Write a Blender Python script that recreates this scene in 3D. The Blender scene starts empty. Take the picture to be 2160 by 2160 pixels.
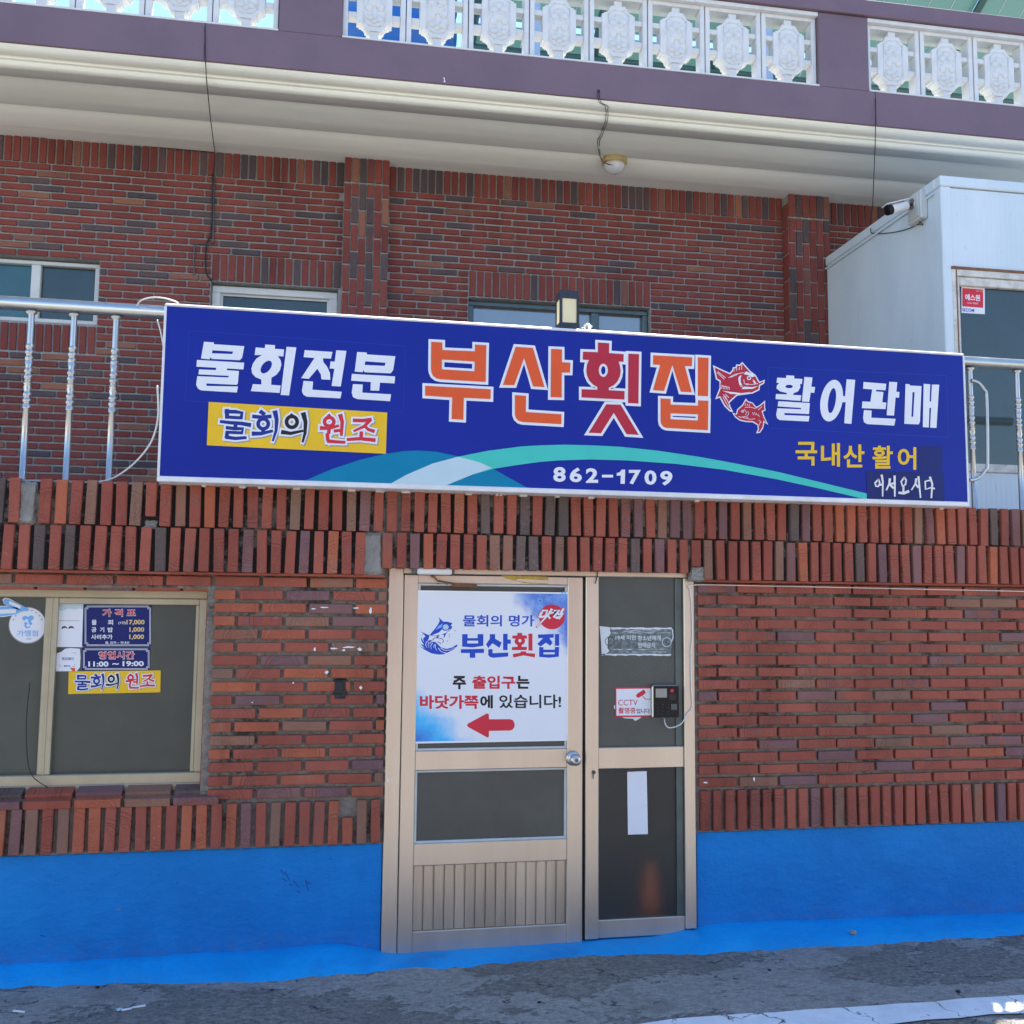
import bpy, math, random
from mathutils import Vector, Matrix
random.seed(7)
S = bpy.context.scene
COL = S.collection
V = Vector
# ------------------------------------------------------------------ camera
YAW, PITCH, ROLL, FPX = math.radians(10.8), math.radians(5.5), math.radians(0.53), 2100.0
CAM = V((0.0, -4.55, 1.5213))
fwd = V((math.sin(YAW)*math.cos(PITCH), math.cos(YAW)*math.cos(PITCH), math.sin(PITCH)))
rgt = V((math.cos(YAW), -math.sin(YAW), 0)); upv = rgt.cross(fwd)
rgt, upv = math.cos(ROLL)*rgt+math.sin(ROLL)*upv, -math.sin(ROLL)*rgt+math.cos(ROLL)*upv
cd = bpy.data.cameras.new('camera'); cam = bpy.data.objects.new('camera', cd); COL.objects.link(cam)
cd.sensor_width = 36; cd.lens = FPX/2160*36; cd.clip_start = 0.05; cd.clip_end = 800
mw = Matrix((rgt, upv, -fwd)).transposed().to_4x4(); mw.translation = CAM
cam.matrix_world = mw
S.camera = cam
# ------------------------------------------------------------------ sky, sun, exposure
SUN_AZ, SUN_EL = math.radians(34), math.radians(65.4)      # behind the house, a little to the right
w = bpy.data.worlds.new('World'); S.world = w; w.use_nodes = True
nt = w.node_tree; nt.nodes.clear()
sky = nt.nodes.new('ShaderNodeTexSky'); sky.sky_type = 'NISHITA'; sky.sun_disc = False
sky.sun_elevation = SUN_EL; sky.sun_rotation = SUN_AZ; sky.altitude = 10; sky.air_density = 1.0; sky.dust_density = 0.0; sky.ozone_density = 3.0
bg = nt.nodes.new('ShaderNodeBackground'); bg.inputs[1].default_value = 0.15
wo = nt.nodes.new('ShaderNodeOutputWorld')
nt.links.new(sky.outputs[0], bg.inputs[0]); nt.links.new(bg.outputs[0], wo.inputs[0])
sl = bpy.data.lights.new('sun', 'SUN'); sl.energy = 5.0; sl.angle = math.radians(0.5); sl.color = (1.0, 0.95, 0.87)
so = bpy.data.objects.new('sun', sl); COL.objects.link(so)
sv = V((math.sin(SUN_AZ)*math.cos(SUN_EL), math.cos(SUN_AZ)*math.cos(SUN_EL), math.sin(SUN_EL)))
so.rotation_euler = (-sv).to_track_quat('-Z', 'Y').to_euler(); so.location = (0, 20, 40)
S.view_settings.view_transform = 'Standard'; S.view_settings.look = 'None'
S.view_settings.gamma = 1; S.view_settings.use_curve_mapping = False
S.view_settings.exposure = 1.40
S.render.engine = 'CYCLES'
try: S.cycles.max_bounces = 6; S.cycles.diffuse_bounces = 4; S.cycles.glossy_bounces = 3; S.cycles.transmission_bounces = 4
except Exception: pass

# ------------------------------------------------------------------ materials
def N(t, typ, **kw):
    n = t.nodes.new('ShaderNode'+typ)
    for k, v in kw.items():
        if k.startswith('i_'): n.inputs[k[2:].replace('_', ' ')].default_value = v
        else: setattr(n, k, v)
    return n
def L(t, a, b): t.links.new(a, b)
def math_(t, op, a, b=None, c=None, clamp=False):
    n = t.nodes.new('ShaderNodeMath'); n.operation = op; n.use_clamp = clamp
    for i, v in enumerate((a, b, c)):
        if v is None: continue
        if isinstance(v, (int, float)): n.inputs[i].default_value = v
        else: t.links.new(v, n.inputs[i])
    return n.outputs[0]
def mixc(t, f, a, b, typ='MIX'):
    n = t.nodes.new('ShaderNodeMix'); n.data_type = 'RGBA'; n.blend_type = typ
    for s, v in ((n.inputs[0], f), (n.inputs[6], a), (n.inputs[7], b)):
        if isinstance(v, (int, float)): s.default_value = v
        elif isinstance(v, tuple): s.default_value = (*v[:3], 1)
        else: t.links.new(v, s)
    return n.outputs[2]
def ramp(t, v, p0, p1):
    n = t.nodes.new('ShaderNodeMapRange'); n.interpolation_type = 'SMOOTHSTEP'
    n.inputs[1].default_value = p0; n.inputs[2].default_value = p1
    t.links.new(v, n.inputs[0]); return n.outputs[0]
def noise(t, vec, sc, det=4, rough=.55, scale3=None):
    n = t.nodes.new('ShaderNodeTexNoise'); n.inputs['Scale'].default_value = sc
    n.inputs['Detail'].default_value = det; n.inputs['Roughness'].default_value = rough
    if scale3:
        m = t.nodes.new('ShaderNodeMapping'); m.inputs['Scale'].default_value = scale3; t.links.new(vec, m.inputs[0]); vec = m.outputs[0]
    t.links.new(vec, n.inputs['Vector']); return n.outputs[0]
def newmat(name):
    m = bpy.data.materials.new(name); m.use_nodes = True; t = m.node_tree; t.nodes.clear()
    o = N(t, 'OutputMaterial'); b = N(t, 'BsdfPrincipled'); L(t, b.outputs[0], o.inputs[0])
    return m, t, b
def bump(t, b, h, st, dist=.004):
    n = N(t, 'Bump'); n.inputs['Strength'].default_value = st; n.inputs['Distance'].default_value = dist
    L(t, h, n.inputs['Height']); L(t, n.outputs[0], b.inputs['Normal'])
def M(name, col, rough=.55, metal=0.0, var=.12, vs=6, bp=.15, bs=90, col2=None, spec=.5, stretch=None, dirt=None, coat=0):
    """plain surface with mottling, fine relief and optional dirt colour"""
    m, t, b = newmat(name)
    tc = N(t, 'TexCoord').outputs['Object']
    n1 = noise(t, tc, vs, 5, .6, stretch)
    dark = tuple(c*(1-var) for c in col); lite = tuple(min(1, c*(1+var*.6)) for c in (col2 or col))
    c = mixc(t, ramp(t, n1, .3, .7), dark, lite)
    if dirt:
        n2 = noise(t, tc, dirt[1], 6, .68)
        c = mixc(t, math_(t, 'MULTIPLY', ramp(t, n2, dirt[2], dirt[2]+.15), dirt[3]), c, dirt[0])
    L(t, c, b.inputs['Base Color'])
    rv = math_(t, 'ADD', math_(t, 'MULTIPLY', n1, .2), rough-.1, clamp=True)
    L(t, rv, b.inputs['Roughness'])
    b.inputs['Metallic'].default_value = metal; b.inputs['Specular IOR Level'].default_value = spec
    if coat: b.inputs['Coat Weight'].default_value = coat
    if bp: bump(t, b, noise(t, tc, bs, 4, .6, stretch), bp)
    return m

def brick_mat(name, c1, c2, patch, stamp=1.0, pf=.5):
    m, t, b = newmat(name)
    tc = N(t, 'TexCoord').outputs['Object']
    oi = N(t, 'ObjectInfo').outputs['Random']; gi = N(t, 'NewGeometry').outputs['Random Per Island']
    r = math_(t, 'FRACT', math_(t, 'ADD', math_(t, 'MULTIPLY', oi, 7.31), math_(t, 'MULTIPLY', gi, 5.77)))
    r2 = math_(t, 'FRACT', math_(t, 'MULTIPLY', r, 17.13)); r3 = math_(t, 'FRACT', math_(t, 'MULTIPLY', r, 53.7))
    off = N(t, 'CombineXYZ'); L(t, math_(t, 'MULTIPLY', r2, 30), off.inputs[0]); L(t, math_(t, 'MULTIPLY', r3, 30), off.inputs[2])
    va = N(t, 'VectorMath', operation='ADD'); L(t, tc, va.inputs[0]); L(t, off.outputs[0], va.inputs[1]); vec = va.outputs[0]
    c = mixc(t, r, c1, c2)
    big = noise(t, vec, 7, 3)
    c = mixc(t, math_(t, 'MULTIPLY', ramp(t, big, .52, .68), math_(t, 'MULTIPLY', r2, pf)), c, patch)
    fine = noise(t, vec, 120, 5, .7)
    c = mixc(t, math_(t, 'MULTIPLY', ramp(t, fine, .35, .75), .35), c, mixc(t, 1.0, c, (.55, .55, .58), 'MULTIPLY'))
    speck = noise(t, vec, 420, 2, .5)
    c = mixc(t, math_(t, 'MULTIPLY', ramp(t, speck, .66, .72), .5), c, (.42, .33, .28))
    # pressed rosette: rings and petals round a centre that differs from brick to brick
    sx = N(t, 'SeparateXYZ'); L(t, tc, sx.inputs[0])
    px = math_(t, 'SUBTRACT', sx.outputs[0], math_(t, 'MULTIPLY', math_(t, 'SUBTRACT', r2, .5), .06))
    pz = math_(t, 'ADD', sx.outputs[2], math_(t, 'MULTIPLY', math_(t, 'SUBTRACT', r3, .5), .075))
    rr = math_(t, 'SQRT', math_(t, 'ADD', math_(t, 'MULTIPLY', px, px), math_(t, 'MULTIPLY', pz, pz)))
    th = math_(t, 'ARCTAN2', pz, px)
    def line(v, wd): return math_(t, 'SUBTRACT', 1.0, ramp(t, math_(t, 'ABSOLUTE', v), wd*.4, wd), clamp=True)
    wob = math_(t, 'MULTIPLY', math_(t, 'SUBTRACT', noise(t, vec, 25, 2), .5), .012)
    rw = math_(t, 'ADD', rr, wob)
    a = line(math_(t, 'SUBTRACT', rw, .058), .0022); bb = line(math_(t, 'SUBTRACT', rw, .047), .0018)
    pet = math_(t, 'SUBTRACT', math_(t, 'SUBTRACT', rw, .029), math_(t, 'MULTIPLY', math_(t, 'COSINE', math_(t, 'MULTIPLY', th, 9.0)), .009))
    cc = line(pet, .0026); dd = line(math_(t, 'SUBTRACT', rw, .075), .0022)
    g = math_(t, 'MAXIMUM', math_(t, 'MAXIMUM', a, bb), math_(t, 'MAXIMUM', cc, dd))
    g = math_(t, 'MULTIPLY', g, math_(t, 'MULTIPLY', math_(t, 'ADD', .25, math_(t, 'MULTIPLY', ramp(t, big, .35, .6), .75)), math_(t, 'MULTIPLY', ramp(t, r3, .3, .45), stamp)))
    c = mixc(t, math_(t, 'MULTIPLY', g, .62), c, mixc(t, 1.0, c, (.42, .40, .42), 'MULTIPLY'))
    wp = N(t, 'NewGeometry').outputs['Position']       # grime and run-off spread over the whole wall
    gr = noise(t, wp, 1.7, 6, .65, (1, 1, .55)); st = noise(t, wp, 7, 4, .6, (1, 1, .12)); sp_ = noise(t, wp, 38, 4, .7)
    c = mixc(t, math_(t, 'MULTIPLY', ramp(t, gr, .42, .68), .55), c, mixc(t, 1.0, c, (.52, .50, .50), 'MULTIPLY'))
    c = mixc(t, math_(t, 'MULTIPLY', ramp(t, st, .56, .74), .45), c, mixc(t, 1.0, c, (.50, .47, .45), 'MULTIPLY'))
    c = mixc(t, math_(t, 'MULTIPLY', math_(t, 'MULTIPLY', ramp(t, sp_, .58, .74), ramp(t, gr, .50, .36)), .4), c, (.45, .40, .37))
    c = mixc(t, .07, c, (.17, .13, .115))          # dust
    L(t, c, b.inputs['Base Color']); b.inputs['Roughness'].default_value = .75; b.inputs['Specular IOR Level'].default_value = .15
    h = math_(t, 'SUBTRACT', math_(t, 'MULTIPLY', fine, .6), math_(t, 'MULTIPLY', g, .9))
    bump(t, b, h, .55, .004)
    return m
BR = {
 'red': brick_mat('brick_red', (.315, .078, .053), (.39, .108, .070), (.20, .11, .10)),
 'orange': brick_mat('brick_orange', (.49, .138, .066), (.40, .105, .060), (.38, .20, .13)),
 'plum': brick_mat('brick_plum', (.20, .105, .115), (.25, .12, .11), (.33, .10, .065), 1, .9),
 'brown': brick_mat('brick_brown', (.25, .14, .10), (.31, .15, .10), (.36, .12, .07), 1, .9),
 'dark': brick_mat('brick_dark', (.105, .080, .074), (.165, .115, .10), (.22, .10, .08), .8, .5),
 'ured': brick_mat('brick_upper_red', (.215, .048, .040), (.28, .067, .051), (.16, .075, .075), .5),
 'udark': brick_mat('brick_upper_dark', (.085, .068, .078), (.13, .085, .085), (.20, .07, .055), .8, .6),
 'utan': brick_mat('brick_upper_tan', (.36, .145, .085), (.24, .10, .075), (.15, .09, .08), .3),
}
def mortar_mat(name, col, black, lo, hi):
    m, t, b = newmat(name)
    tc = N(t, 'TexCoord').outputs['Object']
    n1 = noise(t, tc, 9, 6, .65); n2 = noise(t, tc, 60, 5, .7)
    c = mixc(t, ramp(t, n1, .3, .7), tuple(x*.7 for x in col), col)
    c = mixc(t, math_(t, 'MULTIPLY', ramp(t, n2, .4, .7), .4), c, tuple(min(1, x*1.5) for x in col))
    if black:      # mould where rain runs down from the ledge: a stain with its own outline
        sx = N(t, 'SeparateXYZ'); L(t, tc, sx.inputs[0])
        n3 = noise(t, tc, 2.2, 4, .7); n4 = noise(t, tc, 55, 4, .7)
        f = math_(t, 'MULTIPLY', ramp(t, math_(t, 'ADD', n3, math_(t, 'MULTIPLY', n4, .35)), lo, hi), black)
        c = mixc(t, f, c, (.012, .011, .010))
    L(t, c, b.inputs['Base Color']); b.inputs['Roughness'].default_value = .9
    bump(t, b, math_(t, 'ADD', n1, math_(t, 'MULTIPLY', n2, .8)), .9, .012)
    return m
MORT = mortar_mat('mortar_grey', (.245, .215, .18), .8, .68, .82)
MORTB = mortar_mat('mortar_mouldy', (.24, .215, .18), .97, .56, .68)
MORTU = mortar_mat('mortar_upper', (.34, .34, .325), .0, .8, .9)
def blue_mat(name='blue_wall_paint', k=1.0):
    m, t, b = newmat(name)
    tc = N(t, 'TexCoord').outputs['Object']
    n1 = noise(t, tc, 2.2, 6, .6); n2 = noise(t, tc, 9, 6, .6, (1, 1, 1.6)); n3 = noise(t, tc, 40, 5, .7)
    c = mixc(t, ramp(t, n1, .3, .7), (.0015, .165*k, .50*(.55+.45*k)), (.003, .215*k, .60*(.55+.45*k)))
    c = mixc(t, math_(t, 'MULTIPLY', ramp(t, n2, .5, .75), .3), c, (.01, .25, .68))
    c = mixc(t, math_(t, 'MULTIPLY', ramp(t, n3, .68, .74), .45), c, (.01, .08, .3))
    c = mixc(t, math_(t, 'MULTIPLY', ramp(t, noise(t, tc, 7, 7, .75), .66, .70), .5), c, (.16, .2, .26))
    sx = N(t, 'SeparateXYZ'); L(t, tc, sx.inputs[0])
    n5 = noise(t, tc, 4.5, 7, .7); n6 = noise(t, tc, 26, 6, .72)
    low = math_(t, 'SUBTRACT', 1.0, ramp(t, math_(t, 'ADD', sx.outputs[2], math_(t, 'MULTIPLY', n5, .16)), .06, .26))     # splashed dirt at the foot
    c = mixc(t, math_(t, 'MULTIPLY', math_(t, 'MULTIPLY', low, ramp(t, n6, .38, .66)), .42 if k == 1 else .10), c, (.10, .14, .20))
    c = mixc(t, math_(t, 'MULTIPLY', ramp(t, noise(t, tc, 3.0, 5, .6, (1, 1, 2.2)), .55, .72), .35), c, (.004, .12, .40))
    c = mixc(t, math_(t, 'MULTIPLY', ramp(t, noise(t, tc, 60, 3, .6), .70, .74), .6), c, (.02, .06, .20))
    L(t, c, b.inputs['Base Color']); b.inputs['Roughness'].default_value = .55; b.inputs['Specular IOR Level'].default_value = .25
    bump(t, b, math_(t, 'ADD', n2, math_(t, 'MULTIPLY', n3, .4)), .6, .014); return m
BLUE = blue_mat(); SKIRT = blue_mat('sky_lightened_skirt_paint', 1.6)  # skirt: same blue lightened, sky light on its upward slope painted in
def ground_mat():
    m, t, b = newmat('weathered_street_concrete')
    tc = N(t, 'TexCoord').outputs['Object']; sx = N(t, 'SeparateXYZ'); L(t, tc, sx.inputs[0])
    n1 = noise(t, tc, 1.3, 8, .6, (1, 1.6, 1)); n2 = noise(t, tc, 34, 8, .8, (1, 1.4, 1)); n3 = noise(t, tc, 210, 3, .65); n4 = noise(t, tc, 5, 6, .7, (1, 2.0, 1))
    c = mixc(t, ramp(t, n2, .30, .72), (.085, .078, .067), (.36, .332, .29))
    worn = math_(t, 'MULTIPLY', ramp(t, math_(t, 'ADD', n1, math_(t, 'MULTIPLY', math_(t, 'SUBTRACT', n2, .5), .25)), .495, .515), ramp(t, n4, .36, .42))
    c = mixc(t, math_(t, 'MULTIPLY', worn, .62), c, mixc(t, ramp(t, n2, .3, .7), (.29, .272, .245), (.49, .465, .42)))
    c = mixc(t, math_(t, 'MULTIPLY', ramp(t, noise(t, tc, 2.7, 4, .6), .52, .66), .5), c, (.16, .145, .12))
    c = mixc(t, math_(t, 'MULTIPLY', ramp(t, n3, .60, .67), .7), c, (.36, .34, .31))
    c = mixc(t, math_(t, 'MULTIPLY', ramp(t, n3, .42, .35), .75), c, (.03, .03, .03))
    vo = N(t, 'TexVoronoi', feature='DISTANCE_TO_EDGE'); vo.inputs['Scale'].default_value = 1.1
    wv = N(t, 'VectorMath', operation='ADD'); L(t, tc, wv.inputs[0])
    nn = t.nodes.new('ShaderNodeTexNoise'); nn.inputs['Scale'].default_value = 5; nn.inputs['Detail'].default_value = 5
    L(t, tc, nn.inputs['Vector']); sc = N(t, 'VectorMath', operation='SCALE'); sc.inputs['Scale'].default_value = .55; L(t, nn.outputs['Color'], sc.inputs[0]); L(t, sc.outputs[0], wv.inputs[1])
    L(t, wv.outputs[0], vo.inputs['Vector'])
    crack = math_(t, 'SUBTRACT', 1.0, ramp(t, vo.outputs['Distance'], .002, .012))
    crack = math_(t, 'MULTIPLY', crack, ramp(t, n4, .50, .60))
    c = mixc(t, math_(t, 'MULTIPLY', crack, .85), c, (.02, .02, .02))
    far = ramp(t, math_(t, 'MULTIPLY', sx.outputs[1], -1.0), 1.05, 1.25)     # the carriageway beyond the white line
    asp = mixc(t, ramp(t, n3, .35, .65), (.22, .22, .215), (.38, .375, .365))
    c = mixc(t, far, c, asp)
    L(t, c, b.inputs['Base Color']); b.inputs['Roughness'].default_value = .85
    h = math_(t, 'ADD', math_(t, 'MULTIPLY', n2, .8), math_(t, 'MULTIPLY', n3, .35)); h = math_(t, 'SUBTRACT', h, math_(t, 'MULTIPLY', crack, .7))
    h = math_(t, 'ADD', h, math_(t, 'MULTIPLY', worn, .25))
    bump(t, b, h, .8, .012); return m
def white_line_mat():
    m, t, b = newmat('worn_white_road_paint')
    tc = N(t, 'TexCoord').outputs['Object']
    n1 = noise(t, tc, 9, 7, .7); n2 = noise(t, tc, 90, 3)
    vo = N(t, 'TexVoronoi', feature='DISTANCE_TO_EDGE'); vo.inputs['Scale'].default_value = 3.2
    nn = t.nodes.new('ShaderNodeTexNoise'); nn.inputs['Scale'].default_value = 6; nn.inputs['Detail'].default_value = 6; L(t, tc, nn.inputs['Vector'])
    sc = N(t, 'VectorMath', operation='SCALE'); sc.inputs['Scale'].default_value = .35; L(t, nn.outputs['Color'], sc.inputs[0]); wv = N(t, 'VectorMath', operation='ADD'); L(t, tc, wv.inputs[0]); L(t, sc.outputs[0], wv.inputs[1]); L(t, wv.outputs[0], vo.inputs['Vector'])
    crack = math_(t, 'SUBTRACT', 1.0, ramp(t, math_(t, 'ADD', vo.outputs['Distance'], math_(t, 'MULTIPLY', math_(t, 'SUBTRACT', n1, .5), .05)), .004, .016))
    c = mixc(t, ramp(t, n1, .3, .7), (.70, .70, .69), (.84, .84, .82))
    c = mixc(t, math_(t, 'MULTIPLY', ramp(t, n1, .62, .68), .8), c, (.15, .15, .15))
    c = mixc(t, math_(t, 'MULTIPLY', crack, .9), c, (.05, .05, .05))
    L(t, c, b.inputs['Base Color']); b.inputs['Roughness'].default_value = .7; bump(t, b, n2, .4, .004); return m
def glass_mat(name, tint, rough, ior=1.6, grid=0, bumps=0., gsc=110):
    m, t, b = newmat(name)
    tc = N(t, 'TexCoord').outputs['Object']
    n1 = noise(t, tc, 3, 4, .6)
    c = mixc(t, ramp(t, n1, .3, .7), tuple(x*.75 for x in tint), tint)
    if grid:
        sx = N(t, 'SeparateXYZ'); L(t, tc, sx.inputs[0])
        gx = math_(t, 'SINE', math_(t, 'MULTIPLY', sx.outputs[0], grid)); gz = math_(t, 'SINE', math_(t, 'MULTIPLY', sx.outputs[2], grid))
        g = math_(t, 'MULTIPLY', gx, gz)
        c = mixc(t, math_(t, 'MULTIPLY', ramp(t, g, -.6, .8), .35), c, tuple(x*.55 for x in tint))
        bump(t, b, g, .25, .002)
    elif bumps:
        bump(t, b, noise(t, tc, gsc, 3, .6), bumps, .003)
    L(t, c, b.inputs['Base Color']); b.inputs['Roughness'].default_value = rough; b.inputs['IOR'].default_value = ior
    return m
def clear_mat(name, tint, rough):
    m, t, b = newmat(name)
    b.inputs['Base Color'].default_value = (*tint, 1); b.inputs['Roughness'].default_value = rough
    b.inputs['Transmission Weight'].default_value = 1; b.inputs['IOR'].default_value = 1.45
    tc = N(t, 'TexCoord').outputs['Object']; bump(t, b, noise(t, tc, 70, 3), .15, .002); return m
def poster_mat():
    m, t, b = newmat('printed_poster')
    tc = N(t, 'TexCoord').outputs['Generated']; sx = N(t, 'SeparateXYZ'); L(t, tc, sx.inputs[0])
    u, v = sx.outputs[0], sx.outputs[2]
    n1 = noise(t, tc, 5, 6, .62); n2 = noise(t, tc, 14, 5, .6); n3 = noise(t, tc, 2.5, 3)
    wn = math_(t, 'MULTIPLY', math_(t, 'SUBTRACT', n1, .5), .42)
    # water-colour washes printed in the two corners
    d1 = math_(t, 'ADD', math_(t, 'ADD', math_(t, 'SUBTRACT', 1.0, u), math_(t, 'MULTIPLY', math_(t, 'SUBTRACT', 1.0, v), .75)), wn)
    d2 = math_(t, 'ADD', math_(t, 'ADD', math_(t, 'MULTIPLY', u, .95), math_(t, 'MULTIPLY', v, 1.05)), wn)
    f1 = math_(t, 'SUBTRACT', 1.0, ramp(t, d1, .24, .40)); f2 = math_(t, 'SUBTRACT', 1.0, ramp(t, d2, .22, .46))
    blue1 = mixc(t, ramp(t, n2, .35, .65), (.03, .13, .55), (.13, .30, .72))
    blue2 = mixc(t, ramp(t, math_(t, 'ADD', d2, math_(t, 'MULTIPLY', n3, .15)), .02, .36), (.01, .09, .55), (.03, .48, .88))
    paper = (.74, .76, .80)
    c = mixc(t, math_(t, 'MULTIPLY', f1, .92), paper, blue1); c = mixc(t, math_(t, 'MULTIPLY', f2, .95), c, blue2)
    # white border of the print
    e = math_(t, 'MINIMUM', math_(t, 'MINIMUM', u, math_(t, 'SUBTRACT', 1.0, u)), math_(t, 'MINIMUM', v, math_(t, 'SUBTRACT', 1.0, v)))
    c = mixc(t, math_(t, 'LESS_THAN', e, .012), c, (.80, .81, .83))
    L(t, c, b.inputs['Base Color']); b.inputs['Roughness'].default_value = .4; b.inputs['Specular IOR Level'].default_value = .3
    return m
def rust_panel_mat():
    m, t, b = newmat('pale_steel_cladding')
    tc = N(t, 'TexCoord').outputs['Object']; sx = N(t, 'SeparateXYZ'); L(t, tc, sx.inputs[0])
    n1 = noise(t, tc, 2.5, 6, .6, (1, 1, .35)); n2 = noise(t, tc, 22, 6, .7, (1, 1, .4))
    c = mixc(t, ramp(t, n1, .3, .7), (.55, .64, .69), (.65, .72, .76))
    c = mixc(t, math_(t, 'MULTIPLY', ramp(t, n2, .60, .74), .35), c, (.40, .36, .30))
    L(t, c, b.inputs['Base Color']); b.inputs['Roughness'].default_value = .42
    wv = math_(t, 'SINE', math_(t, 'MULTIPLY', math_(t, 'ADD', sx.outputs[0], sx.outputs[1]), 190.0))
    bump(t, b, wv, .10, .003); return m

MAT = {}
def mm(k, *a, **kw): MAT[k] = M(k, *a, **kw)
mm('purple', (.172, .108, .140), .55, var=.10, vs=2.5, bp=.25, bs=40, dirt=((.10, .08, .11), 2.5, .60, .5))
mm('cream', (.88, .87, .75), .55, var=.07, vs=2.5, bp=.2, bs=25, stretch=(.25, 2, 2), dirt=((.62, .55, .42), 3.0, .60, .3))
mm('white_cement', (.66, .66, .655), .6, var=.08, vs=9, bp=.35, bs=60, dirt=((.55, .48, .36), 7, .58, .5))
mm('concrete', (.25, .24, .215), .85, var=.25, vs=6, bp=.7, bs=60)
mm('sign_blue', (.006, .022, .27), .38, var=.10, vs=1.2, bp=0, spec=.22)
mm('sign_navy', (.012, .022, .14), .4, var=.15, vs=4, bp=0, spec=.22)
mm('sign_frame', (.70, .71, .72), .4, metal=.0, var=.12, vs=8, bp=.1, dirt=((.33, .28, .23), 9, .62, .7))
mm('paper_white', (.74, .76, .80), .45, var=.03, bp=0, spec=.22)
mm('ink_orange', (.72, .105, .030), .4, var=.04, bp=0, spec=.22)
mm('ink_crimson', (.45, .028, .052), .4, var=.04, bp=0, spec=.22)
mm('ink_red', (.62, .035, .06), .4, var=.04, bp=0, spec=.22)
mm('ink_yellow', (.80, .50, .025), .4, var=.06, bp=0, spec=.22)
mm('ink_navy', (.018, .035, .24), .4, var=.04, bp=0, spec=.22)
mm('ink_royal', (.02, .075, .50), .4, var=.06, bp=0, spec=.22)
mm('ink_black', (.02, .02, .024), .4, var=.05, bp=0, spec=.22)
mm('ink_grey', (.30, .31, .33), .5, var=.05, bp=0, spec=.22)
mm('ink_sky', (.20, .45, .80), .4, var=.1, bp=0, spec=.22)
mm('teal_dark', (.0, .20, .36), .4, var=.05, bp=0, spec=.22)
mm('teal_light', (.06, .52, .45), .4, var=.04, bp=0, spec=.22)
mm('teal_pale', (.47, .62, .68), .4, var=.05, bp=0, spec=.22)
mm('champagne', (.63, .56, .47), .36, metal=.85, var=.08, vs=5, bp=.10, bs=130, stretch=(1, 1, .15), dirt=((.25, .20, .15), 12, .66, .4))
mm('champagne_slat', (.60, .52, .42), .38, metal=.85, var=.16, vs=9, bp=.15, bs=120, stretch=(1, 1, .12), dirt=((.2, .17, .14), 9, .62, .5))
mm('bronze', (.43, .39, .28), .42, metal=.45, var=.10, vs=7, bp=.1, dirt=((.2, .18, .13), 14, .62, .5))
mm('upvc', (.66, .66, .62), .4, var=.08, vs=6, bp=.05, dirt=((.35, .32, .26), 10, .62, .5))
mm('dark_alu', (.10, .13, .13), .35, metal=.5, var=.2, bp=.1)
mm('steel', (.52, .52, .51), .33, metal=1.0, var=.06, vs=14, bp=0)
mm('black_plastic', (.008, .008, .010), .2, var=.1, bp=0, spec=.25)
mm('charcoal_metal', (.022, .030, .042), .45, var=.2, bp=.1)
mm('rubber', (.015, .015, .016), .6, var=.1, bp=0)
mm('white_plastic', (.72, .72, .70), .4, var=.08, bp=0)
mm('grey_plastic', (.52, .54, .52), .5, var=.1, bp=0)
mm('screen_grey', (.30, .29, .26), .3, var=.05, bp=0)
mm('yellow_panel', (.80, .70, .42), .45, var=.05, bp=0)
mm('gold', (.55, .42, .18), .5, metal=.2, var=.2, vs=20, bp=.2)
mm('opal_glass', (.70, .72, .74), .25, var=.08, vs=12, bp=0)
mm('rust', (.21, .095, .045), .8, var=.35, vs=30, bp=.5, bs=120)
mm('worn_white', (.62, .60, .55), .6, var=.2, vs=14, bp=.2, dirt=((.25, .13, .06), 12, .56, .8))
mm('tape_yellow', (.45, .31, .05), .5, var=.3, vs=30, bp=.1)
mm('tank_blue', (.01, .115, .40), .45, var=.1, vs=3, bp=.1)
mm('green_steel', (.045, .11, .105), .45, var=.15, bp=.1)
mm('pale_blue', (.33, .44, .62), .6, var=.12, vs=6, bp=.1)
mm('roof_deck', (.30, .36, .32), .8, var=.2, vs=4, bp=.3)
mm('room_dark', (.20, .26, .27), .9, var=.2, bp=0)
mm('cone_orange', (.75, .15, .04), .5, var=.1, bp=0)
mm('stone', (.36, .32, .27), .9, var=.3, vs=60, bp=.6, bs=150)
mm('far_brick', (.36, .20, .16), .8, var=.2, vs=12, bp=.3)
mm('terrace', (.28, .28, .26), .85, var=.2, bp=.4)
GROUND = ground_mat(); WLINE = white_line_mat()
G_MESH = glass_mat('glass_behind_screen', (.075, .080, .062), .35, 1.5, grid=900)
G_GRID = glass_mat('checkered_obscure_glass', (.070, .084, .078), .22, 1.55, grid=520)
G_ROUGH = glass_mat('hammered_obscure_glass', (.060, .070, .066), .25, 1.55, 0, .35)
G_SKY = glass_mat('window_glass_bright', (.10, .13, .15), .03, 2.5)
G_DARK = glass_mat('window_glass_dark', (.030, .055, .058), .04, 1.6)
G_TEAL = glass_mat('window_glass_teal', (.03, .12, .14), .05, 1.6)
G_CLEAR = clear_mat('frosted_clear_glass', (.85, .90, .88), .42)
def panel_mat():
    m, t, b = newmat('translucent_solar_panel')
    b.inputs['Base Color'].default_value = (.24, .38, .36, 1); b.inputs['Roughness'].default_value = .35
    tr = N(t, 'BsdfTranslucent'); tr.inputs[0].default_value = (.27, .42, .39, 1)
    mx = N(t, 'MixShader'); mx.inputs[0].default_value = .45
    L(t, b.outputs[0], mx.inputs[1]); L(t, tr.outputs[0], mx.inputs[2])
    o = [n for n in t.nodes if n.type == 'OUTPUT_MATERIAL'][0]; L(t, mx.outputs[0], o.inputs[0]); return m
SOLAR = panel_mat(); POSTER = poster_mat(); CLAD = rust_panel_mat()
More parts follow.
